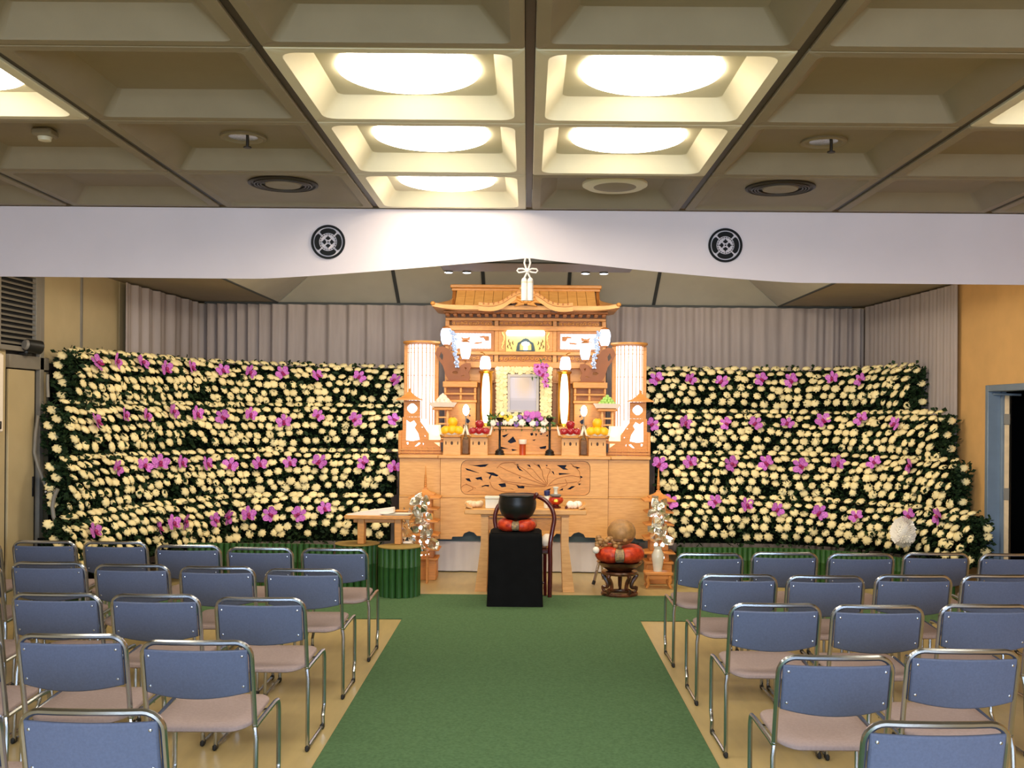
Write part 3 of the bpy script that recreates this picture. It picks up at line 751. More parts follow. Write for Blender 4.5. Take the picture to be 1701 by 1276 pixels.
P = [at(x, y, 8.70) for x, y in ((63, 690), (59, 720), (57, 752), (63, 775), (73, 800), (81, 820))]
MB().tube(P, .014).obj('tube', M_greytrim, fs_)
P = [at(x, y, 8.55) for x, y in ((96, 812), (90, 825), (87, 842), (89, 858), (94, 872))] + [Vector((-3.86, 8.55, .02))]
MB().tube(P, .017).obj('tube', M_greytrim, fs_)
MB().tube([at(x, y, 8.80) for x, y in ((79, 622), (79, 640), (80, 660))], .014).obj('tube', M_greytrim, fs_)
MB().box(-4.08, -4.00, 8.66, 8.74, .985, 1.005, .003).obj('foot_plate', M_white, fs_)
pb = thing('pompom_bouquet', 'large white fluffy chrysanthemum ball low at the right end of flower bank', 'flower', (3.72, 9.86, .40))
c0 = at(1500, 884, 9.78); m = MB(); rr = random.Random(2)
m.ball(c0, .075, .07, .105, 14, 9)
for i in range(420):
    z = 1 - 2 * (i + .5) / 420; a = i * 2.399963; q = Vector((sqrt(1 - z * z) * cos(a), sqrt(1 - z * z) * sin(a), z))
    b = c0 + Vector((q.x * .085, q.y * .08, q.z * .115)); e = b + q * rr.uniform(.025, .04); s_ = q.orthogonal().normalized() * .012
    m.add([b - s_, b + s_, e + s_ * .7, e - s_ * .7], [(0, 1, 2, 3)])
m.obj('petals', mat('white_petal', (254, 248, 240), .8, var=.03, scale=60), pb, recalc=False)
MB().tube([c0 + Vector((0, .02, -.10)), (c0.x, c0.y + .1, .40)], .008).obj('stem', M_leaf2, pb)

# ================================================================== bamboo skirting
def pole_mesh(h, r):
    prof = [(0, 0), (r, 0), (r, h * .61), (r * 1.03, h * .615), (r, h * .62), (r, h), (r * .7, h + .001), (0, h - .004)]
    return MB().lathe(prof, n=10).mesh('bamboo_pole', M_bamboo)
def fence(pts, h, r, label, closed=False):
    c = pts[len(pts) // 2]; t = thing('bamboo_skirting', label, 'fence', (c[0], c[1], .0))
    me = pole_mesh(h, r)
    for x, y in pts: inst(me, 'bamboo_pole', t, (x - c[0], y - c[1], .0105 if y < 9.52 else .0005))
    return t
def cylinder_planter(cx, cy, R, h, label):
    t = thing('bamboo_plinth', label, 'plinth', (cx, cy, 0), 'round bamboo plinths')
    z0 = .0105 if cy - R < 9.48 else .0005
    k = int(2 * pi * R / .060); me = pole_mesh(h - z0 - .008, .0295)
    for i in range(k):
        a = 2 * pi * i / k; inst(me, 'bamboo_pole', t, (R * cos(a), R * sin(a), z0))
    MB().lathe([(0, z0), (R - .02, z0), (R - .02, h - .012), (R + .032, h - .008), (R + .034, h), (0, h)], (cx, cy, 0), 40).obj('straw_top', M_mat, t)
    return t
cylinder_planter(-1.165, 9.415, .165, .462, 'round green bamboo plinth with straw top beside the aisle carpet')
cylinder_planter(-1.585, 9.60, .175, .462, 'round green bamboo plinth behind the last left chair of the front row')
fence([(-1.84 - .058 * i, 9.62 + .012 * i if i < 5 else 9.67) for i in range(24)], .44, .028, 'green bamboo pole skirting in front of the left flower bank')
_q = spline([(1.56, 10.44, 0), (2.6, 10.44, 0), (3.2, 10.2, 0), (3.62, 9.75, 0), (3.85, 9.25, 0)], 56)[0]
fence([(p.x, p.y) for p in _q], .335, .028, 'green bamboo pole skirting in front of the right flower bank')

# ================================================================== chairs
def make_chair():
    t = thing('stacking_chair', 'chair', 'chair', (0, 0, 0), 'blue grey stacking chairs')
    r = .0105
    # back hoop leaning back a little, running down to the seat rails
    hw = .219; zt = .765; pts = []
    yb = lambda z: .03 - .075 * max(0, (z - .42) / .35)
    for z in (.405, .50, .60, .68): pts.append((-hw, yb(z), z))
    for a in range(0, 91, 15): pts.append((-hw + .06 - .06 * cos(radians(a)), yb(zt - .06) - .015 * sin(radians(a)), zt - .06 + .06 * sin(radians(a))))
    for x in (-.1, 0, .1): pts.append((x, yb(zt) - .012 * (1 - (x / .2) ** 2), zt))
    pts += [(-p[0], p[1], p[2]) for p in reversed(pts[:11])]
    MB().tube(pts, .0115, 8).obj('back_hoop', M_chrome, t)
    # upholstered back panel
    def panel(x, q, dz=0):
        zb_ = .556 - .024 * (1 - (x / .205) ** 2); z = zb_ + (.738 - zb_) * q
        return z
    def back(u, v, s_):
        x = -.207 + .414 * u; z = panel(x, v); c = 1 - (x / .207) ** 2
        return (x, yb(z) - .006 - .028 * c + s_, z)
    nu, nv = 14, 4; rings = []
    vs = []
    loop = [(i / nu, 0) for i in range(nu)] + [(1, j / nv) for j in range(nv)] + [(1 - i / nu, 1) for i in range(nu)] + [(0, 1 - j / nv) for j in range(nv)]
    for s_, k in ((.010, .985), (-.004, 1.0), (-.010, .992), (-.013, .97)):
        rings.append([back(.5 + (u - .5) * k, .5 + (v - .5) * (1 - (1 - k) * 2), s_) for u, v in loop])
    m = MB().loops(rings)
    for s_, k in ((.010, .985), (-.013, .97)):
        m.grid(lambda u, v: back(.5 + (u - .5) * k, .5 + (v - .5) * (1 - (1 - k) * 2), s_), nu, nv)
    bk = m.obj('backrest', M_back, t, ang=50)
    for x in (-.187, .187):
        for z in (.585, .712):
            c = 1 - (x / .207) ** 2; y = yb(z) - .006 - .028 * c - .0125
            MB().lathe([(.0065, 0), (.005, .003), (0, .004)], n=10, M=Matrix.Translation((x, y, z)) @ Matrix.Rotation(pi / 2, 4, 'X')).obj('bolt', M_chrome, bk)
    # seat
    def sring(k, z):
        out = []
        for x, y in rrect(.405 * k, .40 * k, .07 * k, 5):
            bow = -.035 * (1 - (x / .21) ** 2) if y < 0 else .01 * (1 - (x / .21) ** 2)
            yy = .205 + y + bow * k; out.append((x, yy, z + .018 * ((yy - .0) / .4) - .008 * (1 - (x / .2) ** 2)))
        return out
    MB().loops([sring(.94, .396), sring(1.0, .403), sring(1.0, .414), sring(.97, .421), sring(.6, .420), sring(.2, .419)], True, True).obj('seat', M_seat, t, ang=50)
    for s_ in (-1, 1):
        x0, x1 = s_ * .219, s_ * .230
        MB().tube([(x0, .024, .415), (x0, .03, .400), (x0 * 1.0, .10, .404), (s_ * .226, .34, .416), (s_ * .230, .385, .414)], r, 8).obj('seat_rail', M_chrome, t)
        MB().tube([(x0, .028, .402), (s_ * .226, .022, .36), (x1, .0, .022), (x1, .004, .014)], r, 8).obj('leg', M_chrome, t, label='rear leg')
        MB().tube([(s_ * .228, .380, .416), (s_ * .229, .396, .402), (s_ * .230, .402, .37), (s_ * .230, .405, .13), (s_ * .230, .402, .11), (s_ * .231, .368, .07), (s_ * .231, .372, .022), (s_ * .231, .36, .014)], r, 8).obj('leg', M_chrome, t, label='front leg with a kink')
        MB().tube([(x1, .0, .0165), (s_ * .2305, .18, .0165), (s_ * .231, .366, .0165)], .009, 8).obj('floor_runner', M_chrome, t)
        for y in (.004, .362):
            MB().box(s_ * .2305 - .010, s_ * .2305 + .010, y - .022, y + .022, .0008, .030, .006).obj('glide', M_rubber, t)
    for y in (.12, .30):
        MB().tube([(-.222, y, .400), (-.16, y, .388), (.16, y, .388), (.222, y, .400)], .008, 6).obj('cross_tube', M_chrome, t)
    return t
ROWS_L = [(6.98, [(-103, 7), (19, 128), (137, 245), (257, 367), (375, 488), (499, 612)], [898, 898, 901, 907, 909, 911]),
          (6.05, [(-120, 8), (18, 143), (155, 283), (296, 425), (438, 569)], [933, 935, 937, 941, 944]),
          (5.08, [(-148, 6), (16, 170), (181, 334), (354, 510)], [980, 982, 986, 990]),
          (4.14, [(-178, 10), (25, 211), (230, 421)], [1046, 1052, 1062]),
          (3.16, [(-232, 12), (28, 275)], [1165, 1177])]
ROWS_R = [(6.72, [(1121, 1237), (1247, 1360), (1373, 1488), (1499, 1612), (1625, 1740)], [917, 918, 918, 918, 919]),
          (5.90, [(1161, 1293), (1305, 1439), (1452, 1584), (1595, 1728)], [954, 954, 954, 954]),
          (4.98, [(1211, 1366), (1380, 1538), (1559, 1717)], [1003, 1003, 1003]),
          (3.95, [(1291, 1488), (1503, 1701)], [1090, 1077]),
          (3.09, [(1431, 1684)], [1196])]
ordw = ['front', 'second', 'third', 'fourth', 'nearest']
posw = ['chair beside the aisle', 'second chair from the aisle', 'third chair from the aisle', 'fourth chair from the aisle', 'fifth chair from the aisle', 'sixth chair from the aisle']
proto = None
for side, rows in (('left', ROWS_L), ('right', ROWS_R)):
    for ri_, (D, spans, ys_) in enumerate(rows):
        order = list(reversed(range(len(spans)))) if side == 'left' else list(range(len(spans)))
        for i, (a, b) in enumerate(spans):
            k = order.index(i)
            hz = PY + ROLL * ((a + b) / 2 - PX)
            Dz = F * (EYE - .7765) / (ys_[i] - hz); Dw = F * .461 / (b - a)
            Dc = .6 * Dz + .4 * Dw if abs(a) > 10 and b < 1700 else Dz
            X = at((a + b) / 2, ys_[i], Dc).x - (.02 if a < 0 else 0)
            z = .0 if not (Dc + .045 < 9.48 and 8.35 < Dc + .42) else .010
            lab = 'blue grey chair, %s in the %s row left of the aisle' % (posw[k], ordw[ri_]) if side == 'left' else 'blue grey chair, %s in the %s row right of the aisle' % (posw[k], ordw[ri_])
            rz = rnd.uniform(-.012, .012)
            if proto is None:
                proto = make_chair(); proto.location = (X, Dc + .045, z); proto['label'] = lab; proto.rotation_euler = (0, 0, rz)
            else:
                dup(proto, (X, Dc + .045, z), lab, rz)
# ================================================================== the altar
XA = -0.026
def mirror_pts(P): return P + [(-x, z) for x, z in reversed(P)]
AX = lambda P: [(XA + x, z) for x, z in P]

# --- stepped chest
ch = thing('altar_chest', 'broad pale wood altar chest with a carved openwork front panel', 'altar', (XA, 11.2, .33))
YC = 10.75; ZT = 1.245
body = MB()
def apron(x0, x1, cut):     # front board with a cloud-shaped lower edge
    pts = [(x0, .80), (x0, .36)] + cut + [(x1, .36), (x1, .80)]
    return [(XA + x, z) for x, z in pts]
def cloud(c, w_, h):
    return [(c + w_ * u, .36 + h * v) for u, v in ((-1, 0), (-.96, .32), (-.5, .35), (-.42, .75), (-.2, 1.0), (.02, .85), (.16, .45), (.45, .38), (.62, .75), (.82, .8), (.96, .35), (1, 0))]
def cloudm(c, w_, h): return [(2 * c - x, z) for x, z in reversed(cloud(c, w_, h))]
MB().fret(apron(-.88, .88, cloud(-.53, .23, .085) + cloudm(.53, .23, .085)), [], YC, YC + .03).obj('apron_board', M_wood, ch)
MB().fret(apron(-1.315, -.884, cloud(-1.10, .16, .045)), [], YC + .02, YC + .05).obj('apron_board', M_wood, ch)
MB().fret(apron(.884, 1.315, cloudm(1.10, .16, .045)), [], YC + .02, YC + .05).obj('apron_board', M_wood, ch)
for a, b, y in ((-.88, .88, YC - .006), (-1.315, -.884, YC + .014), (.884, 1.315, YC + .014)):
    MB().box(XA + a, XA + b, y, y + .04, .797, .815, .004).obj('rail', M_wood, ch)
MB().box(XA - .905, XA + .905, YC - .03, 11.75, 1.21, ZT, .005).obj('top_board', M_wood, ch)
for s_ in (-1, 1):
    a, b = sorted((s_ * .907, s_ * 1.325))
    MB().box(XA + a, XA + b, YC - .01, 11.75, 1.21, ZT, .005).obj('top_board', M_wood, ch)
    a, b = sorted((s_ * .884, s_ * 1.315)); MB().box(XA + a, XA + b, YC + .02, YC + .045, .816, 1.209, .003).obj('side_front_board', M_wood, ch)
    a, b = sorted((s_ * 1.29, s_ * 1.315)); MB().box(XA + a, XA + b, YC + .051, 11.74, .36, 1.209, .003).obj('end_board', M_wood, ch)
O = [(.68, 1.165), (.68, .86)]
def to_m(x, y): p = at(740 + x * .15285, 750 + y * .15285, YC); return (p.x, p.z)
outl = [(x + XA + .012, z + 1.01) for x, z in rrect(1.36, .365, .07, 5)]
MB().fret([(XA - .88, .816), (XA + .88, .816), (XA + .88, 1.209), (XA - .88, 1.209)], [outl], YC, YC + .028).obj('front_board', M_wood, ch)
holes = [[(255, 148), (330, 150), (470, 138), (430, 168), (380, 172), (330, 160)], [(210, 180), (260, 195), (375, 238), (340, 232), (230, 205)],
 [(215, 295), (260, 293), (280, 335), (235, 320)], [(320, 290), (390, 275), (405, 320), (370, 305), (345, 310)],
 [(430, 225), (520, 230), (575, 260), (560, 275), (500, 260), (480, 310), (470, 290), (490, 255)], [(390, 380), (430, 365), (475, 365), (470, 385), (430, 378), (395, 390)],
 [(570, 355), (650, 345), (660, 385), (610, 392)], [(770, 365), (810, 380), (860, 370), (855, 405), (790, 400)], [(770, 140), (790, 140), (800, 180), (850, 220), (800, 205), (780, 175)],
 [(880, 145), (915, 145), (930, 180)], [(990, 145), (1020, 145), (1040, 190)], [(1085, 148), (1110, 148), (1105, 165)], [(1210, 150), (1320, 150), (1300, 180), (1340, 200), (1280, 198), (1240, 170)],
 [(1370, 155), (1470, 178), (1430, 192)], [(1230, 235), (1370, 242), (1235, 258)], [(1150, 215), (1175, 220), (1185, 260)], [(1460, 262), (1495, 280), (1470, 295)],
 [(1440, 350), (1475, 350), (1455, 370)], [(1320, 415), (1370, 380), (1415, 378), (1360, 415)], [(1230, 425), (1280, 398), (1275, 425)], [(1090, 420), (1150, 400), (1130, 430)], [(800, 275), (825, 292), (800, 292)], [(700, 400), (750, 418), (725, 415)]]
inl = [(x + XA + .012, z + 1.01) for x, z in rrect(1.352, .357, .067, 5)]
cv = MB().fret(inl, [[to_m(*p) for p in h] for h in holes], YC + .012, YC + .026).obj('carved_panel', M_wood2, ch)
rl = MB()
def ridge(P, r=.0035):
    Q = spline([(*(lambda t: (t[0], YC + .0115, t[1]))(to_m(*p)),) for p in P], 14)[0]; rl.tube(Q, r, 5)
for P in ([(1100, 375), (900, 300), (700, 220), (590, 165)], [(1100, 370), (960, 290), (860, 200), (740, 130)], [(1100, 365), (1010, 270), (940, 190), (890, 185)], [(1105, 360), (1060, 270), (1045, 200), (960, 130)],
          [(1110, 360), (1110, 270), (1140, 200), (1090, 175)], [(1120, 365), (1200, 300), (1350, 265), (1450, 275)], [(1100, 378), (1250, 350), (1430, 330)], [(1090, 380), (850, 350), (640, 320), (580, 275)],
          [(1085, 385), (900, 380), (700, 350), (600, 320)], [(1450, 270), (1470, 310), (1435, 345)], [(480, 330), (520, 400), (640, 440), (760, 440)], [(220, 350), (300, 400), (240, 440)], [(160, 400), (220, 360), (330, 400)],
          [(1300, 300), (1320, 360), (1250, 390)], [(560, 180), (620, 130), (760, 120)], [(1360, 130), (1450, 210), (1460, 255)]):
    ridge(P)
rl.obj('carving', M_wood3, cv, ang=80)
MB().box(XA - .70, XA + .72, YC + .05, YC + .056, .82, 1.2).obj('backing', M_navy, ch)
MB().box(XA - 1.28, XA + 1.28, YC + .08, YC + .085, .33, .60).obj('lower_backing', M_slate, ch)
MB().box(XA - 1.2, XA + 1.2, YC + .30, 11.72, .02, .33, .004).obj('carcass', M_wood4, ch)
# white skirt below
sk = MB(); 
def fn(u, v):
    x = XA - 1.02 + 2.04 * u; return (x, YC + .10 + .008 * sin(x * 26) * (1 - v) + .004 * sin(x * 61), .012 + .338 * v)
sk.grid(fn, 160, 4)
solo(sk, 'skirt_cloth', M_skirt, (XA, YC + .1, .012), 'white cloth skirt hanging below the altar chest', 'cloth', recalc=False)

# --- middle pedestal with cut-outs
pd = thing('altar_step', 'low pale wood pedestal with dark cut-outs below the portrait', 'pedestal', (XA, 11.25, ZT))
P0 = lambda x, y: (lambda p: (p.x, p.z))(at(640 + x * .27043, 420 + y * .27043, 11.05))
h2 = [[(715, 1125), (760, 1110), (745, 1125), (730, 1135)], [(750, 1160), (785, 1128), (805, 1160), (770, 1172)], [(890, 1110), (905, 1105), (910, 1120), (895, 1125)], [(920, 1108), (935, 1112), (925, 1130)],
      [(945, 1112), (965, 1108), (960, 1120)], [(945, 1195), (990, 1185), (985, 1205), (955, 1205)], [(700, 1188), (760, 1205), (710, 1205)], [(985, 1125), (1000, 1115), (1000, 1130)], [(775, 1205), (815, 1212), (780, 1218)], [(900, 1150), (925, 1146), (915, 1156)]]
MB().fret([(XA - .46, ZT + .006), (XA + .46, ZT + .006), (XA + .46, 1.515), (XA - .46, 1.515)], [[P0(*p) for p in h] for h in h2], 11.05, 11.07).obj('front_board', M_wood2, pd)
MB().box(XA - .45, XA + .45, 11.085, 11.09, ZT + .01, 1.5).obj('backing', M_navy, pd)
MB().box(XA - .48, XA + .48, 11.03, 11.365, 1.516, 1.545, .004).obj('top_board', M_wood, pd)
MB().box(XA - .46, XA + .46, 11.10, 11.36, ZT + .006, 1.515).obj('carcass', M_wood2, pd)
MB().box(XA - .47, XA + .47, 11.035, 11.05, ZT + .001, ZT + .03, .003).obj('plinth', M_wood, pd)

# --- shrine with the tiled roof
sh = thing('altar_shrine', 'ornate wooden altar shrine with curved boarded roof and lit panels', 'altar', (XA, 11.6, ZT))
YS = 11.40
# posts and lower back wall
for x in (-.872, -.325, .325, .872):
    MB().box(XA + x - .024, XA + x + .024, YS, YS + .06, ZT + .002, 2.72, .005).obj('post', M_wood2, sh)
MB().box(XA - .86, XA + .86, YS + .08, YS + .11, ZT + .002, 2.62).obj('back_board', M_wood, sh)
MB().box(XA - .86, XA + .86, YS + .11, 11.95, ZT + .002, 2.72).obj('carcass', M_wood2, sh)
for z0, z1, w_, y in ((2.19, 2.26, .875, YS - .03), (2.335, 2.375, .88, YS - .03), (2.605, 2.66, .885, YS - .035), (2.02, 2.05, .84, YS - .01)):
    MB().box(XA - w_, XA + w_, y, YS + .08, z0, z1, .005).obj('beam', M_wood2, sh)
# carved friezes
rr = random.Random(3)
def frieze(x0, x1, z0, z1, y, name='frieze'):
    m = MB(); m.box(XA + x0, XA + x1, y + .015, y + .03, z0, z1); n_ = max(2, int((x1 - x0) / .045))
    f_ = m.obj(name, M_wood3, sh)
    q = MB()
    for i in range(n_):
        cx = XA + x0 + (x1 - x0) * (i + .5) / n_; cz = (z0 + z1) / 2; h = (z1 - z0) * .36
        pts = [(cx + .022 * cos(a) * (.4 + .6 * abs(sin(a * .5 + i))), y + .008, cz + h * sin(a) * (.6 + .4 * cos(i * 1.7 + a))) for a in [k * pi / 5 for k in range(10)]]
        q.tube(pts, .006, 5, True); q.ball((cx, y + .008, cz), .009, .007, .009, 6, 4)
    q.obj('carving', M_wood2, f_, ang=80); return f_
frieze(-.82, -.37, 2.655, 2.715, YS - .02); frieze(.37, .82, 2.655, 2.715, YS - .02); frieze(-.29, .29, 2.665, 2.715, YS - .02)
for a, b in ((-.84, -.36), (-.29, .29), (.36, .84)): frieze(a, b, 2.262, 2.333, YS - .01)
MB().box(XA - .89, XA + .89, YS - .05, YS + .10, 2.716, 2.745, .004).obj('beam', M_wood2, sh)
# bracket blocks under the eaves
for i in range(21):
    x = XA - .86 + 1.72 * i / 20
    MB().box(x - .021, x + .021, YS - .19, YS - .05, 2.752, 2.782, .006).obj('bracket', M_wood3, sh)
MB().box(XA - .89, XA + .89, YS - .05, YS + .3, 2.746, 2.80).obj('bracket_board', M_wood4, sh)
MB().box(XA - .90, XA + .90, YS - .21, YS - .06, 2.783, 2.80, .003).obj('bracket_beam', M_wood3, sh)
# lit side panels with bird and pine openwork
birds = [[(445, 375), (500, 400), (550, 400), (605, 378), (590, 435), (520, 437), (410, 465), (480, 430)], [(655, 480), (700, 465), (795, 460), (780, 482), (690, 494)],
         [(735, 378), (800, 365), (900, 370), (900, 440), (840, 442), (815, 395), (760, 392)]]
for s_ in (-1, 1):
    a, b = sorted((s_ * .352, s_ * .845)); x0, x1 = XA + a, XA + b
    f_ = MB().fret([(x0, 2.378), (x1, 2.378), (x1, 2.603), (x0, 2.603)], [[(x0 + .035, 2.405), (x1 - .035, 2.405), (x1 - .035, 2.575), (x0 + .035, 2.575)]], YS - .02, YS + .01).obj('panel_frame', M_wood3, sh)
    MB().box(x0 + .01, x1 - .01, YS + .02, YS + .03, 2.385, 2.598).obj('lit_panel', M_glowp, f_)
    m = MB()
    for i in range(13): 
        x = x0 + .045 + (x1 - x0 - .09) * i / 12; m.box(x - .0018, x + .0018, YS + .012, YS + .015, 2.40, 2.58)
    m.box(x0 + .03, x1 - .03, YS + .0115, YS + .0155, 2.555, 2.558).obj('lattice', M_wood3, f_)
    m = MB()
    for bd in birds:
        P = []
        for x, y in bd:
            p = at(720 + x * .1058, 520 + y * .1058, YS); rx = p.x - XA - .018
            P.append((XA + (rx if s_ < 0 else -rx - .0), p.z + .004))
        m.prism(P, YS - .006, YS + .006)
    m.obj('bird_silhouette', M_wood3, f_)
# middle bay: tube lamp, gold board, little shrine door
MB().box(XA - .300, XA - .225, YS + .0, YS + .03, 2.378, 2.603).obj('side_board', M_wood2, sh)
MB().box(XA + .225, XA + .300, YS + .0, YS + .03, 2.378, 2.603).obj('side_board', M_wood2, sh)
for s_ in (-1, 1):
    q = MB()
    for k in range(3): q.tube([(XA + s_ * (.25 + .012 * sin(k * 2 + t_ * 3)), YS - .008, 2.40 + .06 * k + .05 * t_) for t_ in (0, .5, 1, 1.4)], .009, 6)
    q.obj('vine_carving', M_goldp, sh)
gb = MB().box(XA - .22, XA + .22, YS + .02, YS + .04, 2.378, 2.60).obj('gold_board', M_goldp, sh)
q = MB()
for s_ in (-1, 1):
    for k, (x, z, l) in enumerate(((.135, 2.45, .05), (.165, 2.43, .055), (.19, 2.41, .045), (.15, 2.40, .03), (.18, 2.47, .05))):
        q.tube([(XA + s_ * x, YS + .014, z), (XA + s_ * (x + .012), YS + .012, z + l * .5), (XA + s_ * (x + .004), YS + .014, z + l)], [.002, .007, .002], 6)
q.obj('leaf_relief', M_wood4, gb)
arch = [(-.105, 2.381), (-.098, 2.43), (-.085, 2.475), (-.055, 2.49), (-.03, 2.515), (0, 2.525)]
ar = MB().fret(AX(arch + [(-x, z) for x, z in reversed(arch[:-1])]), [AX([(-.065, 2.392), (.065, 2.392), (.065, 2.455), (.04, 2.478), (0, 2.492), (-.04, 2.478), (-.065, 2.455)])], YS - .01, YS + .018).obj('arch', M_slate, sh)
MB().box(XA - .066, XA + .066, YS + .008, YS + .014, 2.39, 2.493).obj('door', M_goldp, ar)
MB().prism(AX([(-.02, 2.393), (.02, 2.393), (.018, 2.44), (.045, 2.455), (.04, 2.475), (0, 2.49), (-.04, 2.475), (-.045, 2.455), (-.018, 2.44)]), YS - .002, YS + .006).obj('niche_light', M_glow, ar)
tb = MB().tube([(XA - .215, YS - .03, 2.580), (XA - .20, YS - .03, 2.580), (XA + .20, YS - .03, 2.580), (XA + .215, YS - .03, 2.580)], [.012, .030, .030, .012], 14).obj('tube_lamp', M_tube, sh)
# roof: eave slab with upturned corners, boards, ridge, undulating gable
def eave_z(x): return 2.802 + .035 * max(0, (abs(x) - .70) / .32) ** 2
ev = MB(); ring = []
xsn = [-1.01 + 2.02 * i / 40 for i in range(41)]
for x in xsn:
    z = eave_z(x); back = 11.80; ring.append([(XA + x, YS - .40, z), (XA + x, YS - .40, z + .045), (XA + x, back, z + .075), (XA + x, back, z)])
ev.loops(ring, True, True).obj('eave', M_wood, sh, ang=30)
for i in range(15):
    a = -.785 + 1.57 * i / 15; b = -.785 + 1.57 * (i + 1) / 15 - .004; rings = []
    for k in range(7):
        q = k / 6; y = YS - .20 + .235 * q ** .9; z = 2.846 + .209 * (q ** 1.15); sx_ = 1 - .02 * q
        rings.append([(XA + a * sx_, y, z), (XA + b * sx_, y, z), (XA + b * sx_, y + .006, z - .012), (XA + a * sx_, y + .006, z - .012)])
    MB().loops(rings, True, True).obj('roof_board', M_wood, sh, ang=30)  # paler wood puts the lamplight on the roof into the boards' colour
for s_ in (-1, 1):     # side wings sweeping out to the corners and the gable ends
    rings = []
    for k in range(9):
        q = k / 8; x = .80 + .215 * q; zt_ = 2.935 - .075 * q ** .6 - .0 * q; 
        rings.append([(XA + s_ * x, YS - .41 + .0 * q, 2.852 + .03 * q * q), (XA + s_ * x, YS - .18 - .15 * q, zt_ + .01), (XA + s_ * x, 11.80, zt_ - .0), (XA + s_ * x, 11.80, 2.85)])
    MB().loops(rings, True, True).obj('roof_wing', M_wood2, sh, ang=30)
    P = [(0, 2.85), (0, 3.09), (-.10, 3.07), (-.19, 2.99), (-.30, 2.90), (-.38, 2.87)]
    M = Matrix.Translation((XA + s_ * .80, YS + .16, 0)) @ Matrix.Rotation(pi / 2, 4, 'Z')
    MB().prism([(y, z) for y, z in P], -.018, .018, M).obj('gable_board', M_wood3, sh)
    q = MB().ball((XA + s_ * 1.0, YS - .40, 2.865), .028, .03, .022, 10, 6).obj('corner_tile', M_wood2, sh)
MB().box(XA - .83, XA + .83, YS + .03, YS + .17, 3.052, 3.082, .005).box(XA - .845, XA + .845, YS + .01, YS + .19, 3.083, 3.122, .008).obj('ridge_beam', M_wood2, sh)
MB().box(XA - .80, XA + .80, YS + .09, 11.80, 2.86, 3.052).obj('roof_core', M_wood2, sh)
top = [(-.505, 2.862), (-.42, 2.853), (-.33, 2.858), (-.25, 2.885), (-.18, 2.93), (-.11, 2.972), (-.05, 2.995), (0, 3.0)]
full = [(x, z) for x, z in top] + [(-x, z) for x, z in reversed(top[:-1])]
Q = [p for p in spline([(x, 0, z) for x, z in full], 41)[0]]
def band(y0, y1, up, dn, name, m_):
    rings = []
    for p in Q: rings.append([(XA + p.x, y0, p.z + up), (XA + p.x, y1, p.z + up), (XA + p.x, y1, p.z - dn), (XA + p.x, y0, p.z - dn)])
    return MB().loops(rings, True, True).obj(name, m_, sh, ang=40)
band(YS - .47, YS - .05, .012, .022, 'gable_roof', M_wood2); band(YS - .455, YS - .43, -.023, .075, 'gable_band', M_wood)
q = MB()
for i in range(2, 39, 2): p = Q[i]; q.box(XA + p.x - .008, XA + p.x + .008, YS - .474, YS - .44, p.z - .008, p.z + .016, .003)
q.obj('tile_ends', M_wood3, sh)
pz = MB(); rr = random.Random(8)
pz.ball((XA, YS - .455, 2.885), .035, .025, .03, 10, 6)
for s_ in (-1, 1):
    for a, b, c in (((.03, 2.88), (.09, 2.91), (.13, 2.87)), ((.02, 2.86), (.08, 2.85), (.12, 2.83)), ((.03, 2.90), (.06, 2.93), (.10, 2.935)), ((.05, 2.86), (.10, 2.885), (.155, 2.865))):
        pz.tube([(XA + s_ * a[0], YS - .462, a[1]), (XA + s_ * b[0], YS - .475, b[1]), (XA + s_ * c[0], YS - .462, c[1])], [.014, .018, .006], 7)
pz.obj('gable_pendant', M_wood2, sh, ang=80)
MB().prism(AX([(x, z - .09) for x, z in full if abs(x) < .4] + [(.36, 2.80), (-.36, 2.80)]), YS - .385, YS - .375).obj('gable_backing', M_wood4, sh)
MB().tube([(XA - .07, YS - .47, 3.02), (XA - .03, YS - .475, 3.035), (XA, YS - .478, 3.028), (XA + .03, YS - .475, 3.035), (XA + .07, YS - .47, 3.02)], [.006, .016, .02, .016, .006], 8).obj('crown_carving', M_goldp, sh)

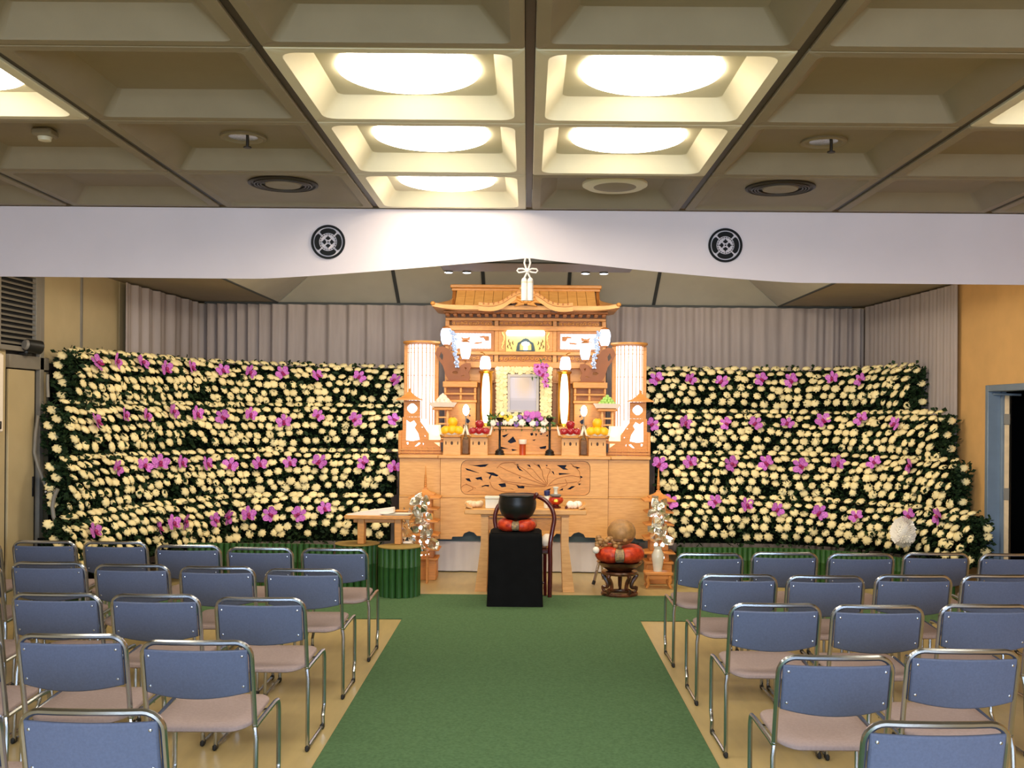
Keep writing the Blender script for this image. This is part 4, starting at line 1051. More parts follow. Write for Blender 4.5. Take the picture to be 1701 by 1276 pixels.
# --- side cabinets, gold lamps, lanterns, andons, garden screens, left and right
for s_, sd in ((-1, 'left'), (1, 'right')):
    X = lambda d: XA + s_ * d
    def bx(m, a, b, *r, **k): a, b = sorted((X(a), X(b))); return m.box(a, b, *r, **k)
    # step cabinet with a lattice gallery
    cbn = thing('step_cabinet', 'stepped wooden cabinet with lattice gallery on the %s of the portrait' % sd, 'cabinet', (X(.70), 11.22, ZT))
    bx(MB(), .535, .875, 11.14, 11.36, ZT + .002, 1.80, bev=.004).obj('body', M_wood2, cbn)
    bx(MB(), .525, .885, 11.12, 11.37, 1.801, 1.83, bev=.004).obj('shelf', M_wood2, cbn)
    for d in (.545, .70, .87): bx(MB(), d - .012, d + .012, 11.13, 11.15, 1.831, 1.885, bev=.003).obj('baluster', M_wood2, cbn)
    bx(MB(), .53, .88, 11.125, 11.15, 1.886, 1.905, bev=.003).obj('rail', M_wood2, cbn)
    for d in (.545, .70, .87): bx(MB(), d - .012, d + .012, 11.13, 11.15, 1.906, 1.965, bev=.003).obj('baluster', M_wood2, cbn)
    bx(MB(), .53, .88, 11.23, 11.36, 1.831, 1.965).obj('recess_board', M_wood3, cbn)
    bx(MB(), .52, .895, 11.11, 11.37, 1.966, 2.03, bev=.006).obj('top_board', M_wood2, cbn)
    for k, (d, z, w_, h) in enumerate(((.615, 1.73, .05, .018), (.62, 1.60, .045, .03), (.60, 1.66, .02, .012))):
        MB().prism([(X(d - w_ / 2), z), (X(d), z - h), (X(d + w_ / 2), z - h * .2), (X(d + w_ * .3), z + h), (X(d - w_ * .2), z + h * .6)], 11.134, 11.1395).obj('dark_inlay', M_navy, cbn)  # dark inlays painted in for the darkness of openings
    # carved cloud stand with hanging lanterns
    st = thing('lantern_stand', 'brown carved cloud stand holding two white lanterns, %s side' % sd, 'stand', (X(.73), 11.18, 2.031))
    O = [(.96, 2.40), (.985, 2.33), (.95, 2.27), (.90, 2.20), (.87, 2.10), (.83, 2.034), (.62, 2.034), (.60, 2.08), (.62, 2.13), (.59, 2.19), (.60, 2.23), (.65, 2.235), (.70, 2.21), (.73, 2.17), (.765, 2.20), (.785, 2.26), (.80, 2.33), (.83, 2.38), (.90, 2.415)]
    H1 = [(.92, 2.35), (.94, 2.30), (.905, 2.26), (.895, 2.31)]; H2 = [(.80, 2.13), (.77, 2.105), (.73, 2.115), (.74, 2.14), (.77, 2.145)]; H3 = [(.70, 2.09), (.66, 2.085), (.665, 2.10)]; H4 = [(.665, 2.19), (.65, 2.15), (.64, 2.18)]
    MB().fret([(X(a), b) for a, b in O], [[(X(a), b) for a, b in h] for h in (H1, H2, H3, H4)], 11.16, 11.20).obj('cloud_board', M_cloud, st)
    bx(MB(), .60, .86, 11.13, 11.24, 2.031, 2.046, bev=.003).obj('foot', M_cloud, st)
    for nm, d, zb_, h, r in (('upper outer', .865, 2.418, .20, .062), ('lower inner', .653, 2.262, .205, .058)):
        ln = thing('paper_lantern', 'white glowing paper lantern, the %s one on the %s stand' % (nm, sd), 'lantern', (X(d), 11.17, zb_), 'glowing paper lanterns')
        c = (X(d), 11.17, zb_)
        MB().lathe([(0, .0), (r * .55, 0), (r * .55, .012), (r * .6, .016)], c, 18).obj('base_ring', M_wood3, ln)
        MB().lathe([(r * .62, .016), (r * .9, h * .3), (r, h * .6), (r * .95, h * .8), (r * .72, h - .012)], c, 20).obj('shade', M_glow, ln)
        MB().lathe([(r * .75, h - .012), (r * .75, h), (r * .3, h + .014), (0, h + .018)], c, 18).obj('cap', M_wood3, ln)
        if nm == 'lower inner': MB().cyl((X(d), 11.18, 2.238), (X(d), 11.18, 2.262), .012).obj('peg', M_wood3, ln)
    # string of crystals
    P = spline([(X(.80), 11.10, 2.57), (X(.77), 11.09, 2.49), (X(.775), 11.09, 2.38), (X(.745), 11.10, 2.27), (X(.745), 11.12, 2.19)], 26)[0]; m = MB(); rr = random.Random(4)
    for i, p in enumerate(P):
        for k in range(3):
            c = p + Vector((rr.uniform(-.024, .024), rr.uniform(-.012, .004), rr.uniform(-.012, .012))); m.ball(c, rr.uniform(.008, .015), n=6, m=4)
    g = thing('crystal_garland', 'string of pale crystals hanging between the two lanterns, %s side' % sd, 'garland', (X(.76), 11.10, 2.18))
    m.obj('crystals', M_cryst, g, kind='stuff', ang=10)
    MB().tube(P, .003, 5).obj('wire', M_chrome, g)
    # gold half-column lamp
    gl = thing('gold_column_lamp', 'gold column lamp with a tall glowing front, %s of the portrait' % sd, 'lamp', (X(.425), 11.15, 1.546))
    c = (X(.425), 11.15, 1.546)
    MB().lathe([(.085, 0), (.085, .02), (.07, .03)], c, 24).obj('base', M_gold, gl)
    MB().lathe([(.066, .031), (.068, .30), (.066, .575)], c, 24).obj('column', M_gold, gl)
    MB().lathe([(.07, .576), (.08, .585), (.08, .60), (.02, .606)], c, 24).obj('cap', M_gold, gl)
    rings = []
    for k in range(13):
        q = k / 12; z = 1.546 + .035 + .535 * q; wd = .026 + .019 * sin(pi * q) ** .7; rings.append([(c[0] - wd, c[1] - .058, z), (c[0] - wd * .6, c[1] - .078 - .012 * sin(pi * q), z), (c[0] + wd * .6, c[1] - .078 - .012 * sin(pi * q), z), (c[0] + wd, c[1] - .058, z)])
    MB().loops(rings, True, True).obj('glow_panel', M_glow2, gl)
    sl_ = thing('small_lantern', 'small white tapered lantern on top of the %s gold column lamp' % sd, 'lantern', (X(.435), 11.13, 2.153), 'small tapered lanterns'); c = (X(.435), 11.13, 2.153)
    MB().cyl((c[0], c[1], 2.153), (c[0], c[1], 2.166), .02, .035, 14).obj('base', M_gold, sl_)
    MB().lathe([(.052, .014), (.060, .03), (.056, .09), (.046, .14), (.036, .15)], c, 20).obj('shade', M_glow, sl_)
    MB().lathe([(.038, .151), (.03, .16), (.01, .17), (0, .172)], c, 14).obj('cap', M_wood2, sl_)
    MB().tube([(c[0], c[1], 2.15 + .17), (c[0] + s_ * .03, c[1], 2.345), (c[0] + s_ * .055, c[1], 2.35)], .005, 6).obj('hook', M_gold, sl_)
    # tall round andon
    an = thing('andon_lamp', 'tall round slatted floor lamp glowing white at the %s end of altar' % sd, 'lamp', (X(1.145), 11.30, ZT)); c = (X(1.145), 11.30, ZT + .001)
    MB().lathe([(0, 0), (.185, 0), (.185, .03), (.16, .035)], c, 32).obj('base', M_wood2, an)
    MB().lathe([(.150, .036), (.150, 1.185)], c, 32).obj('shade', M_andon, an)
    MB().lathe([(0, 1.186), (.17, 1.186), (.205, 1.205), (.205, 1.225), (0, 1.23)], c, 36).obj('cap', M_wood2, an)
    for k in range(22):
        a = 2 * pi * k / 22; x, y = c[0] + .158 * cos(a), c[1] + .158 * sin(a); MB().box(x - .0055, x + .0055, y - .0045, y + .0045, ZT + .036, ZT + 1.186).obj('slat', M_wood2, an)
    for z in (.85, 1.10, 1.145): MB().tube([(c[0] + .160 * cos(k * pi / 16), c[1] + .160 * sin(k * pi / 16), ZT + z) for k in range(32)], .003, 5, True).obj('hoop', M_wood2, an)
    for d in (-.172, .172): MB().box(c[0] + d - .018, c[0] + d + .018, c[1] - .03, c[1] + .01, ZT + .036, ZT + 1.186, .003).obj('post', M_wood2, an)
    # garden screen: lantern, pine, rail
    gs = thing('garden_screen', 'wooden openwork screen with stone lantern and pine, %s end of altar' % sd, 'screen', (X(1.10), 10.92, ZT)); YG = 10.92
    def G(x, y): p = at(660 + x * .09406, 640 + y * .09406, YG); d = -(p.x - XA); return (X(d), max(p.z, ZT + .0015))
    ap, zz = G(268, 120); 
    rf = MB(); rings = []
    cx_, cz_ = G(220, 250)
    for r_, z in ((.135, .0), (.128, .012), (.085, .03), (.045, .058), (.016, .088)): rings.append([(cx_ + a * r_, YG + b * r_ * .8, cz_ + z - .008) for a, b in ((-1, -1), (1, -1), (1, 1), (-1, 1))])
    rf.loops(rings, True, True).obj('lantern_roof', M_wood5, gs, ang=20)
    MB().lathe([(.01, .076), (.016, .09), (.008, .10), (.012, .11), (.004, .128), (0, .13)], (cx_, YG, cz_ - .008), 10).obj('finial', M_wood5, gs)
    xa, za = G(125, 268); xb, zb_ = G(400, 560); hx, hz_ = G(268, 410)
    quat = [(hx + .050 * cos(a) * (1 + .10 * abs(cos(2 * a))), hz_ + .048 * sin(a) * (1 + .10 * abs(cos(2 * a)))) for a in [k * pi / 12 for k in range(24)]]
    lbx = MB().fret([(xa, zb_), (xb, zb_), (xb, za), (xa, za)], [quat], YG - .03, YG - .015).obj('lantern_body', M_wood5, gs)
    a_, b_ = sorted((xa, xb)); MB().box(a_ + .004, b_ - .004, YG, YG + .05, zb_ + .004, za - .004).obj('lamp', M_glowp, lbx)
    MB().box(a_ + .001, a_ + .006, YG - .015, YG + .05, zb_, za).box(b_ - .006, b_ - .001, YG - .015, YG + .05, zb_, za).obj('lantern_side', M_wood5, lbx)
    outer = [G(*p) for p in ((100, 562), (410, 562), (410, 640), (470, 720), (560, 860), (560, 965), (900, 965), (900, 1010), (770, 1010), (770, 1245), (60, 1245), (60, 800), (100, 790))]
    op = [G(*p) for p in ((165, 610), (230, 660), (300, 620), (345, 690), (310, 750), (375, 850), (400, 960), (270, 985), (160, 970))]
    sm = [[G(*p) for p in h] for h in (((165, 1010), (200, 1000), (205, 1040), (180, 1050)), ((310, 1080), (380, 1010), (415, 1020), (400, 1040), (350, 1075)), ((450, 1010), (475, 1030), (460, 1060)), ((650, 1010), (752, 1010), (752, 1085)),
          ((430, 740), (455, 730), (450, 755)), ((480, 885), (505, 890), (495, 915)))]
    MB().fret(outer, [op] + sm, YG - .028, YG - .014).obj('openwork_board', M_wood5, gs)
    xa, za = G(140, 600); xb, zb2 = G(520, 1090); a_, b_ = sorted((xa, xb)); MB().box(a_, b_, YG + .02, YG + .03, zb2, za).obj('lit_panel', M_glowp, gs)
    xa, za = G(525, 700); xb, zb2 = G(760, 1085); a_, b_ = sorted((xa, xb)); MB().box(a_ + .001, b_, YG + .02, YG + .03, zb2, za).obj('warm_panel', M_glow3, gs)
    xa, za = G(690, 830); MB().ball((xa, YG + .005, za), .028, .014, .034, 12, 8).obj('warm_lamp', M_glow2, gs)
    for k in range(7):
        xk, zk = G(110 + 105 * k, 1090); MB().box(xk - .008, xk + .008, YG - .045, YG - .030, ZT + .001, zk - .004, .002).obj('fence_post', M_wood2, gs)
    for z in (1120, 1170):
        xa, za = G(50, z); xb, _ = G(780, z); a_, b_ = sorted((xa, xb)); MB().box(a_, b_, YG - .056, YG - .046, za - .014, za, .002).obj('fence_rail', M_wood2, gs)
    xa, za = G(60, 800); MB().box(xa - .02, xa + .014, YG - .045, YG + .01, ZT + .001, za, .004).obj('gate_post', M_wood5, gs)
    # candle lamp on its little plinth
    cl_ = thing('candle_lamp', 'egg shaped white candle lamp on a thin stem, %s of the portrait' % sd, 'lamp', (X(.635), 11.02, ZT), 'egg shaped candle lamps'); c = (X(.635), 11.02, ZT + .001)
    MB().box(c[0] - .035, c[0] + .035, c[1] - .03, c[1] + .03, ZT + .001, ZT + .16, .005).obj('plinth', M_burl, cl_)
    MB().lathe([(0, .161), (.03, .161), (.022, .20), (.03, .26), (.028, .30), (.034, .315), (.012, .318)], c, 16).obj('vase', M_greyb, cl_)
    MB().cyl((c[0], c[1], ZT + .319), (c[0], c[1], ZT + .415), .006).obj('stem', M_greytrim, cl_)
    MB().lathe([(.012, .416), (.030, .44), (.036, .475), (.028, .51), (.012, .53), (0, .534)], c, 18).obj('bulb', M_tube, cl_)
    # sweets on a tall stand
    what = ('pale pink folded sweets', M_pink) if s_ < 0 else ('pale green sweets', M_green)
    ws = thing('offering_stand', 'tall wooden stand carrying %s, %s side of altar' % (what[0], sd), 'stand', (X(.885), 11.025, ZT), 'tall offering stands'); xo, yo = X(.885), 11.025
    for dx in (-.055, .055):
        for dy in (-.045, .045): MB().box(xo + dx - .012, xo + dx + .012, yo + dy - .012, yo + dy + .012, ZT + .001, 1.715, .003).obj('leg', M_wood, ws)
    for z in (1.40, 1.56, 1.63): MB().box(xo - .067, xo + .067, yo - .045, yo + .045, z, z + .018, .003).obj('shelf', M_wood, ws)
    MB().box(xo - .10, xo + .10, yo - .08, yo + .08, 1.716, 1.745, .005).obj('tray', M_wood2, ws)
    MB().loops([[(xo + a * r_, yo + b * r_ * .8, z) for a, b in ((-1, -1), (1, -1), (1, 1), (-1, 1))] for r_, z in ((.09, 1.746), (.115, 1.752), (.145, 1.80), (.140, 1.80), (.11, 1.757), (.09, 1.752))], True, True).obj('paper_tray', M_white, ws, ang=20)
    m = MB(); rr = random.Random(int(9 + s_))
    if s_ < 0:
        for lay, (n_, r_, z) in enumerate(((9, .085, 1.775), (7, .055, 1.81), (4, .025, 1.845))):
            for k in range(n_):
                a = 2 * pi * k / n_ + lay; p = Vector((xo + r_ * cos(a), yo + r_ * .8 * sin(a), z)); m.lathe([(0, -.022), (.026, -.015), (.03, 0), (.018, .022), (0, .04)], p, 7)
        m.lathe([(0, -.02), (.028, -.01), (.02, .015), (0, .032)], (xo, yo, 1.87), 7)
    else:
        for lay, (n_, r_, z) in enumerate(((15, .105, 1.776), (12, .078, 1.80), (9, .055, 1.826), (6, .032, 1.852), (2, .012, 1.878))):
            for k in range(n_):
                a = 2 * pi * k / n_ + lay * .4; m.ball((xo + r_ * cos(a), yo + r_ * .75 * sin(a), z), .02, n=8, m=6)
    swt = solo(m, 'sweets', what[1], (xo, yo, 1.758), 'pile of %s on the tall stand at the %s' % (what[0], sd), 'sweets', ang=50); swt['kind'] = 'stuff'
    # fruit stands
    for kind, d, mt, col in (('citrus', .765, M_orange, 'yellow'), ('apple', .48, M_apple, 'red')):
        xo, yo = X(d), 10.82
        fs2 = thing('fruit_stand', 'pale wooden offering stand with %s fruit, %s half of the altar' % (col, sd), 'stand', (xo, yo, ZT), 'wooden fruit offering stands')
        hole = circ(xo, ZT + .125, .013, .02, 12)
        w2, dp = .092, .07
        MB().fret([(xo - w2, ZT + .001), (xo + w2, ZT + .001), (xo + w2 * .9, ZT + .185), (xo - w2 * .9, ZT + .185)], [hole, circ(xo - .062, ZT + .125, .006, .02, 10), circ(xo + .062, ZT + .125, .006, .02, 10)], yo - dp, yo - dp + .008).obj('front_board', M_wood, fs2)
        MB().box(xo - w2 + .004, xo + w2 - .004, yo - dp + .02, yo + dp, ZT + .001, ZT + .184).obj('carcass', M_wood4, fs2)
        for e in (-1, 1): 
            a, b = sorted((xo + e * w2, xo + e * (w2 - .01))); MB().box(a, b, yo - dp + .009, yo + dp, ZT + .001, ZT + .185, .002).obj('side_board', M_wood, fs2)
        MB().loops([[(xo + a * r_, yo + b * r_ * .85, z) for a, b in ((-1, -.6), (-.6, -1), (.6, -1), (1, -.6), (1, .6), (.6, 1), (-.6, 1), (-1, .6))] for r_, z in ((.10, ZT + .186), (.125, ZT + .19), (.13, ZT + .225), (.122, ZT + .225), (.118, ZT + .20), (.09, ZT + .198))], True, True).obj('tray', M_wood2, fs2, ang=20)
        for e in (-1, 1):      # upturned paper corners
            MB().add([(xo + e * .085, yo - .105, ZT + .21), (xo + e * .125, yo - .10, ZT + .215), (xo + e * .141, yo - .07, ZT + .275), (xo + e * .137, yo - .04, ZT + .325), (xo + e * .125, yo - .03, ZT + .29), (xo + e * .105, yo - .05, ZT + .23)], [(0, 1, 2, 3, 4, 5)]).obj('paper_corner', M_white, fs2, recalc=False)
        MB().add([(xo - .10, yo - .10, ZT + .204), (xo - .03, yo - .118, ZT + .236), (xo, yo - .112, ZT + .215), (xo + .03, yo - .118, ZT + .236), (xo + .10, yo - .10, ZT + .204)], [(0, 1, 2, 3, 4)]).obj('paper_front', M_white, fs2, recalc=False)
        R = .056 if kind == 'citrus' else .048; zz = ZT + .200
        spots = [(-.066, -.03, 0, 'lower left'), (.066, -.03, 0, 'lower right'), (.0, -.042, .004, 'lower front'), (.0, .055, 0, 'hidden rear'), (.002, -.004, R * 1.62, 'topmost')]
        prof = [(0, .06), (.3, 0), (.75, .28), (1, .85), (.9, 1.45), (.45, 1.86), (.12, 1.84), (0, 1.80)] if kind == 'citrus' else [(0, .10), (.32, 0), (.72, .30), (1, 1.0), (.92, 1.5), (.5, 1.86), (.2, 1.80), (0, 1.66)]
        for dx, dy, dz, wd in spots:
            fo = solo(MB().lathe([(r_ * R, z * R) for r_, z in prof], (xo + dx, yo + dy, zz + dz), 18), kind, mt, (xo + dx, yo + dy, zz + dz), '%s %s, %s of the pile on the %s stand' % (col, 'citrus fruit' if kind == 'citrus' else 'apple', wd, sd), 'fruit', '%s fruit in offering piles' % col, ang=80)
            sm_ = MB().cyl((xo + dx, yo + dy, zz + dz + R * 1.70), (xo + dx + .004, yo + dy, zz + dz + R * 2.0), .003, .004, 6).obj('stem', M_stem, fo)
    # black candlestick
    ck = thing('candlestick', 'tall black candlestick standing %s of the red cup' % sd, 'candlestick', (X(.265), 10.86, ZT)); c = (X(.265), 10.86, ZT + .001)
    MB().lathe([(0, 0), (.052, 0), (.052, .014), (.045, .022), (.046, .04), (.03, .055), (.014, .066)], c, 24).obj('base', M_bowl, ck)
    MB().lathe([(.012, .067), (.011, .15), (.015, .155), (.011, .16), (.012, .26), (.016, .265), (.012, .27), (.012, .352)], c, 14).obj('stem', M_bowl, ck)
    MB().lathe([(.012, .353), (.03, .366), (.042, .385), (.043, .396), (.036, .39), (0, .376)], c, 20).obj('cup', M_bowl, ck)
# red cup with a white top
cu = thing('incense_cup', 'vermilion cup with a white band between the black candlesticks', 'cup', (at(868, 755, 10.85).x, 10.85, ZT)); c = (at(868, 755, 10.85).x, 10.85, ZT + .001)
MB().lathe([(0, 0), (.034, 0), (.033, .10), (.036, .115), (0, .115)], c, 22).obj('foot', M_redcup, cu)
MB().lathe([(.036, .116), (.042, .125), (.043, .165), (.038, .165), (.036, .13), (0, .13)], c, 22).obj('bowl', M_white, cu)

# --- portrait in its frame of flowers
pf = thing('portrait_frame', 'blurred grey portrait in a thick square frame of ivory flowers', 'picture', (at(870, 690, 11.2).x, 11.25, 1.546))
cxp = at(870, 650, 11.2).x; z0p, z1p = 1.552, 2.205; hw = .305
y_ = 11.25
MB().box(cxp - hw + .05, cxp + hw - .05, y_, y_ + .05, 1.55, 2.17).obj('backing', M_greyb, pf)
pic = at(847, 681, 11.2), at(891, 626, 11.2); px0, px1, pz0, pz1 = pic[0].x, pic[1].x, pic[0].z, pic[1].z
MB().fret([(px0 - .028, pz0 - .028), (px1 + .028, pz0 - .028), (px1 + .028, pz1 + .028), (px0 - .028, pz1 + .028)], [[(px0, pz0), (px1, pz0), (px1, pz1), (px0, pz1)]], y_ - .03, y_ - .002).obj('inner_frame', mat('silver_grey_frame', (170, 156, 142), .4, metal=.3, var=.05), pf)
pm = MB().box(px0, px1, y_ - .018, y_ - .008, pz0, pz1)
# soft mosaic print on the picture: pale tan middle, grey lower corners
nt = M_photo.node_tree; b = nt.nodes['Principled BSDF']; tc = nt.nodes.new('ShaderNodeTexCoord'); mp = nt.nodes.new('ShaderNodeMapping')
for l in list(b.inputs['Base Color'].links): nt.links.remove(l)
mp.inputs['Location'].default_value = (-.5, 0, -.62); mp.inputs['Scale'].default_value = (1, 0, .8)
gr = nt.nodes.new('ShaderNodeTexGradient'); gr.gradient_type = 'SPHERICAL'; mp2 = nt.nodes.new('ShaderNodeVectorMath'); mp2.operation = 'SCALE'; mp2.inputs['Scale'].default_value = 2.2
cr = nt.nodes.new('ShaderNodeValToRGB'); cr.color_ramp.elements[0].color = (*lin((196, 188, 200)), 1); cr.color_ramp.elements[1].color = (*lin((204, 182, 160)), 1); cr.color_ramp.elements[1].position = .7
sp_ = nt.nodes.new('ShaderNodeSeparateXYZ'); mr = nt.nodes.new('ShaderNodeMapRange'); mr.inputs['From Min'].default_value = .22; mr.inputs['From Max'].default_value = .36; mr.inputs['To Min'].default_value = .74
vm = nt.nodes.new('ShaderNodeVectorMath'); vm.operation = 'SCALE'
sn = nt.nodes.new('ShaderNodeVectorMath'); sn.operation = 'SNAP'; sn.inputs[1].default_value = (1 / 11, 1, 1 / 14)
nt.links.new(tc.outputs['Generated'], sn.inputs[0]); nt.links.new(sn.outputs[0], mp.inputs[0]); nt.links.new(mp.outputs[0], mp2.inputs[0]); nt.links.new(mp2.outputs[0], gr.inputs[0]); nt.links.new(gr.outputs[0], cr.inputs[0])
nt.links.new(sn.outputs[0], sp_.inputs[0]); nt.links.new(sp_.outputs['Z'], mr.inputs['Value']); nt.links.new(cr.outputs[0], vm.inputs[0]); nt.links.new(mr.outputs[0], vm.inputs['Scale']); nt.links.new(vm.outputs[0], b.inputs['Base Color'])
pm.obj('photograph', M_photo, pf)
bl = MB(); rr = random.Random(6)
bl.lathe([(.1, -.3), (.55, -.2), (.95, .1), (.85, .35), (.45, .42), (0, .30)], n=12, scal=lambda j, r, z: 1 + (.14 if j % 2 else -.12) * min(1, r))
BL = bl.mesh('ivory_bloom', M_ivory, recalc=False)
st_ = .043; nx = int(2 * hw / st_)
for i in range(nx + 1):
    for k in range(int((z1p - z0p) / st_) + 1):
        x = cxp - hw + .02 + (2 * hw - .04) * i / nx; z = z0p + .02 + st_ * k + (.5 * st_ * (i % 2) if k < 14 else 0)
        if px0 - .034 < x < px1 + .034 and pz0 - .034 < z < pz1 + .034 or z > z1p: continue
        M = Matrix.Translation((x - pf.location.x + rr.uniform(-.004, .004), y_ - .022 - pf.location.y + rr.uniform(-.008, .008), z - pf.location.z)) @ Matrix.Rotation(pi / 2 + rr.uniform(-.35, .35), 4, 'X') @ Matrix.Rotation(rr.uniform(-.35, .35), 4, 'Y') @ Matrix.Rotation(rr.uniform(0, 6), 4, 'Z') @ Matrix.Scale(.030, 4)
        inst(BL, 'ivory_bloom', pf, M=M)
# purple corner spray
cs = thing('orchid_spray', 'purple orchid spray pinned to the upper right corner of the portrait', 'flower', at(898, 618, 11.12)); C0 = Vector(cs.location)
lm = MB(); rr = random.Random(12)
for i in range(46):
    a = rr.uniform(0, 2 * pi); r_ = rr.uniform(.02, .085) if i < 30 else rr.uniform(.06, .15)
    p = C0 + Vector((r_ * cos(a) * .8, rr.uniform(0, .03), r_ * sin(a) * (1.0 if sin(a) > 0 else 1.2))); 
    if i >= 38: p = C0 + Vector((rr.uniform(.03, .09), rr.uniform(.0, .03), rr.uniform(-.18, -.05)))
    d = Vector((rr.uniform(-1, 1), rr.uniform(-.9, -.1), rr.uniform(-1, 1))).normalized(); sd_ = d.orthogonal().normalized() * .012
    lm.add([p, p + d * .03 + sd_, p + d * .06, p + d * .03 - sd_], [(0, 1, 2), (0, 2, 3)])
lm.obj('leaves', M_leaf2, cs, smooth=False, recalc=False)
for dx, dz, sc, rt in ((-.018, .012, .055, .3), (.03, -.025, .06, -.5), (.008, .055, .045, .9), (-.045, .05, .04, 2), (.055, .05, .042, 1.2), (.05, -.10, .036, .5), (.062, -.15, .03, 0)):
    M = Matrix.Translation((dx, -.035, dz)) @ Matrix.Rotation(pi / 2, 4, 'X') @ Matrix.Rotation(rt, 4, 'Z') @ Matrix.Scale(sc, 4)
    o = inst(ORC, 'orchid', cs, M=M); inst(LIP, 'lip', o)
# low arrangement at the foot
fa = thing('flower_arrangement', 'low row of mixed white, yellow and purple flowers below the portrait', 'flower', (at(868, 700, 11.08).x, 11.09, 1.546)); C0 = Vector(fa.location)
lm = MB(); rr = random.Random(14)
for i in range(420):
    x = rr.uniform(-.37, .33); p = C0 + Vector((x, rr.uniform(-.055, .03), rr.uniform(-.03, .115))); d = Vector((rr.uniform(-1, 1), rr.uniform(-1, -.1), rr.uniform(-1, 1))).normalized(); sd_ = d.orthogonal().normalized() * .012
    lm.add([p, p + d * .028 + sd_, p + d * .06, p + d * .028 - sd_], [(0, 1, 2), (0, 2, 3)])
lm.obj('leaves', M_leaf2, fa, smooth=False, recalc=False, kind='stuff')
MB().box(C0.x - .34, C0.x + .30, C0.y - .03, C0.y + .05, 1.5465, 1.60, .01).obj('foam_tray', M_leafb, fa)
def bloomm(name, m_): 
    return MB().lathe([(.1, -.3), (.6, -.2), (1, .1), (.85, .40), (.45, .50), (0, .45)], n=14, scal=lambda j, r, z: 1 + (.14 if j % 2 else -.12) * min(1, r)).mesh(name, m_, recalc=False)
WB, YB_, VB, PB = bloomm('white_bloom', M_white), bloomm('yellow_bloom', M_yellow), bloomm('violet_bloom', M_violet), bloomm('pink_bloom', M_orchid)
def P3(x, y): return at(640 + x * .27043, 420 + y * .27043, 11.03)
for x, y, me, r_ in ((712, 1005, YB_, .030), (735, 1010, YB_, .026), (770, 1010, YB_, .024), (755, 1025, YB_, .024), (720, 990, WB, .026), (662, 1047, WB, .036), (700, 1050, VB, .030), (770, 1040, WB, .040), (800, 1020, WB, .034), (840, 1045, WB, .042), (805, 1055, VB, .03), (825, 1010, VB, .03),
                     (870, 990, PB, .036), (905, 1000, PB, .045), (935, 995, PB, .040), (880, 1025, VB, .034), (905, 1050, WB, .038), (930, 1050, VB, .03), (955, 1020, PB, .03), (975, 1045, WB, .040), (860, 1010, PB, .03), (990, 1035, WB, .030), (970, 1090, WB, .035), (690, 1030, WB, .026), (735, 1045, WB, .03)):
    p = P3(x, y); M = Matrix.Translation(p - C0) @ Matrix.Rotation(pi / 2 - .35 + rr.uniform(-.3, .3), 4, 'X') @ Matrix.Rotation(rr.uniform(-.4, .4), 4, 'Y') @ Matrix.Scale(r_, 4)
    inst(me, me.name.split('.')[0], fa, M=M)

# ================================================================== in front of the altar
# pagodas
def pagoda(cx, cy, side):
    t = thing('wooden_pagoda', 'five roofed wooden pagoda with a thin spire at the %s of the altar' % side, 'pagoda', (cx, cy, 0)); k = F / cy
    Z = lambda y: EYE - (y - 683) / k
    def slab(z, r0, r1, h, nm='roof'):
        MB().loops([[(cx + a * r_, cy + b * r_, zz) for a, b in ((-1, -1), (1, -1), (1, 1), (-1, 1))] for r_, zz in ((r0 * .9, z - .004), (r0, z), (r0, z + .010), (r1, z + h))], True, True).obj(nm, M_wood5, t, ang=15)
    MB().box(cx - .125, cx + .125, cy - .125, cy + .125, .001, .20, .006).obj('base', M_wood5, t)
    MB().box(cx - .14, cx + .14, cy - .14, cy + .14, .2005, .225, .004).obj('plinth', M_wood5, t)
    z = .2255; hs = [.105, .145, .135, .125, .115]
    for i, h in enumerate(hs):
        r_ = .098 - .006 * i
        b_ = MB().box(cx - r_, cx + r_, cy - r_, cy + r_, z, z + h - .03, .003).obj('storey', M_wood5, t)
        for e in (-1, 1): MB().ball((cx + e * .032, cy - r_ - .003, z + (h - .03) * .5), .019, .006, .021, 10, 6).obj('lit_window', M_tube, b_)
        if i < 4: slab(z + h - .029, .155 - .006 * i, r_ - .008, .028)
        z += h
    slab(z - .029, .158, .10, .03); slab(z + .002, .10, .045, .035, 'roof_top'); z += .037
    MB().loops([[(cx + a * r_, cy + b * r_, zz) for a, b in ((-1, -1), (1, -1), (1, 1), (-1, 1))] for r_, zz in ((.045, z), (.022, z + .02), (.022, z + .035))], True, True).obj('dew_basin', M_wood5, t, ang=15)
    MB().lathe([(.012, z + .0355), (.010, z + .15), (.004, z + .255), (0, z + .26)], (cx, cy, 0), 8).obj('spire', M_wood5, t)
    for i in range(7): MB().lathe([(.013, z + .055 + i * .017), (.019 - .001 * i, z + .060 + i * .017), (.013, z + .065 + i * .017)], (cx, cy, 0), 10).obj('spire_ring', M_wood5, t)
    return z
pagoda(at(706, 900, 10.42).x, 10.42, 'left'); pagoda(at(1093, 900, 10.30).x, 10.30, 'right')
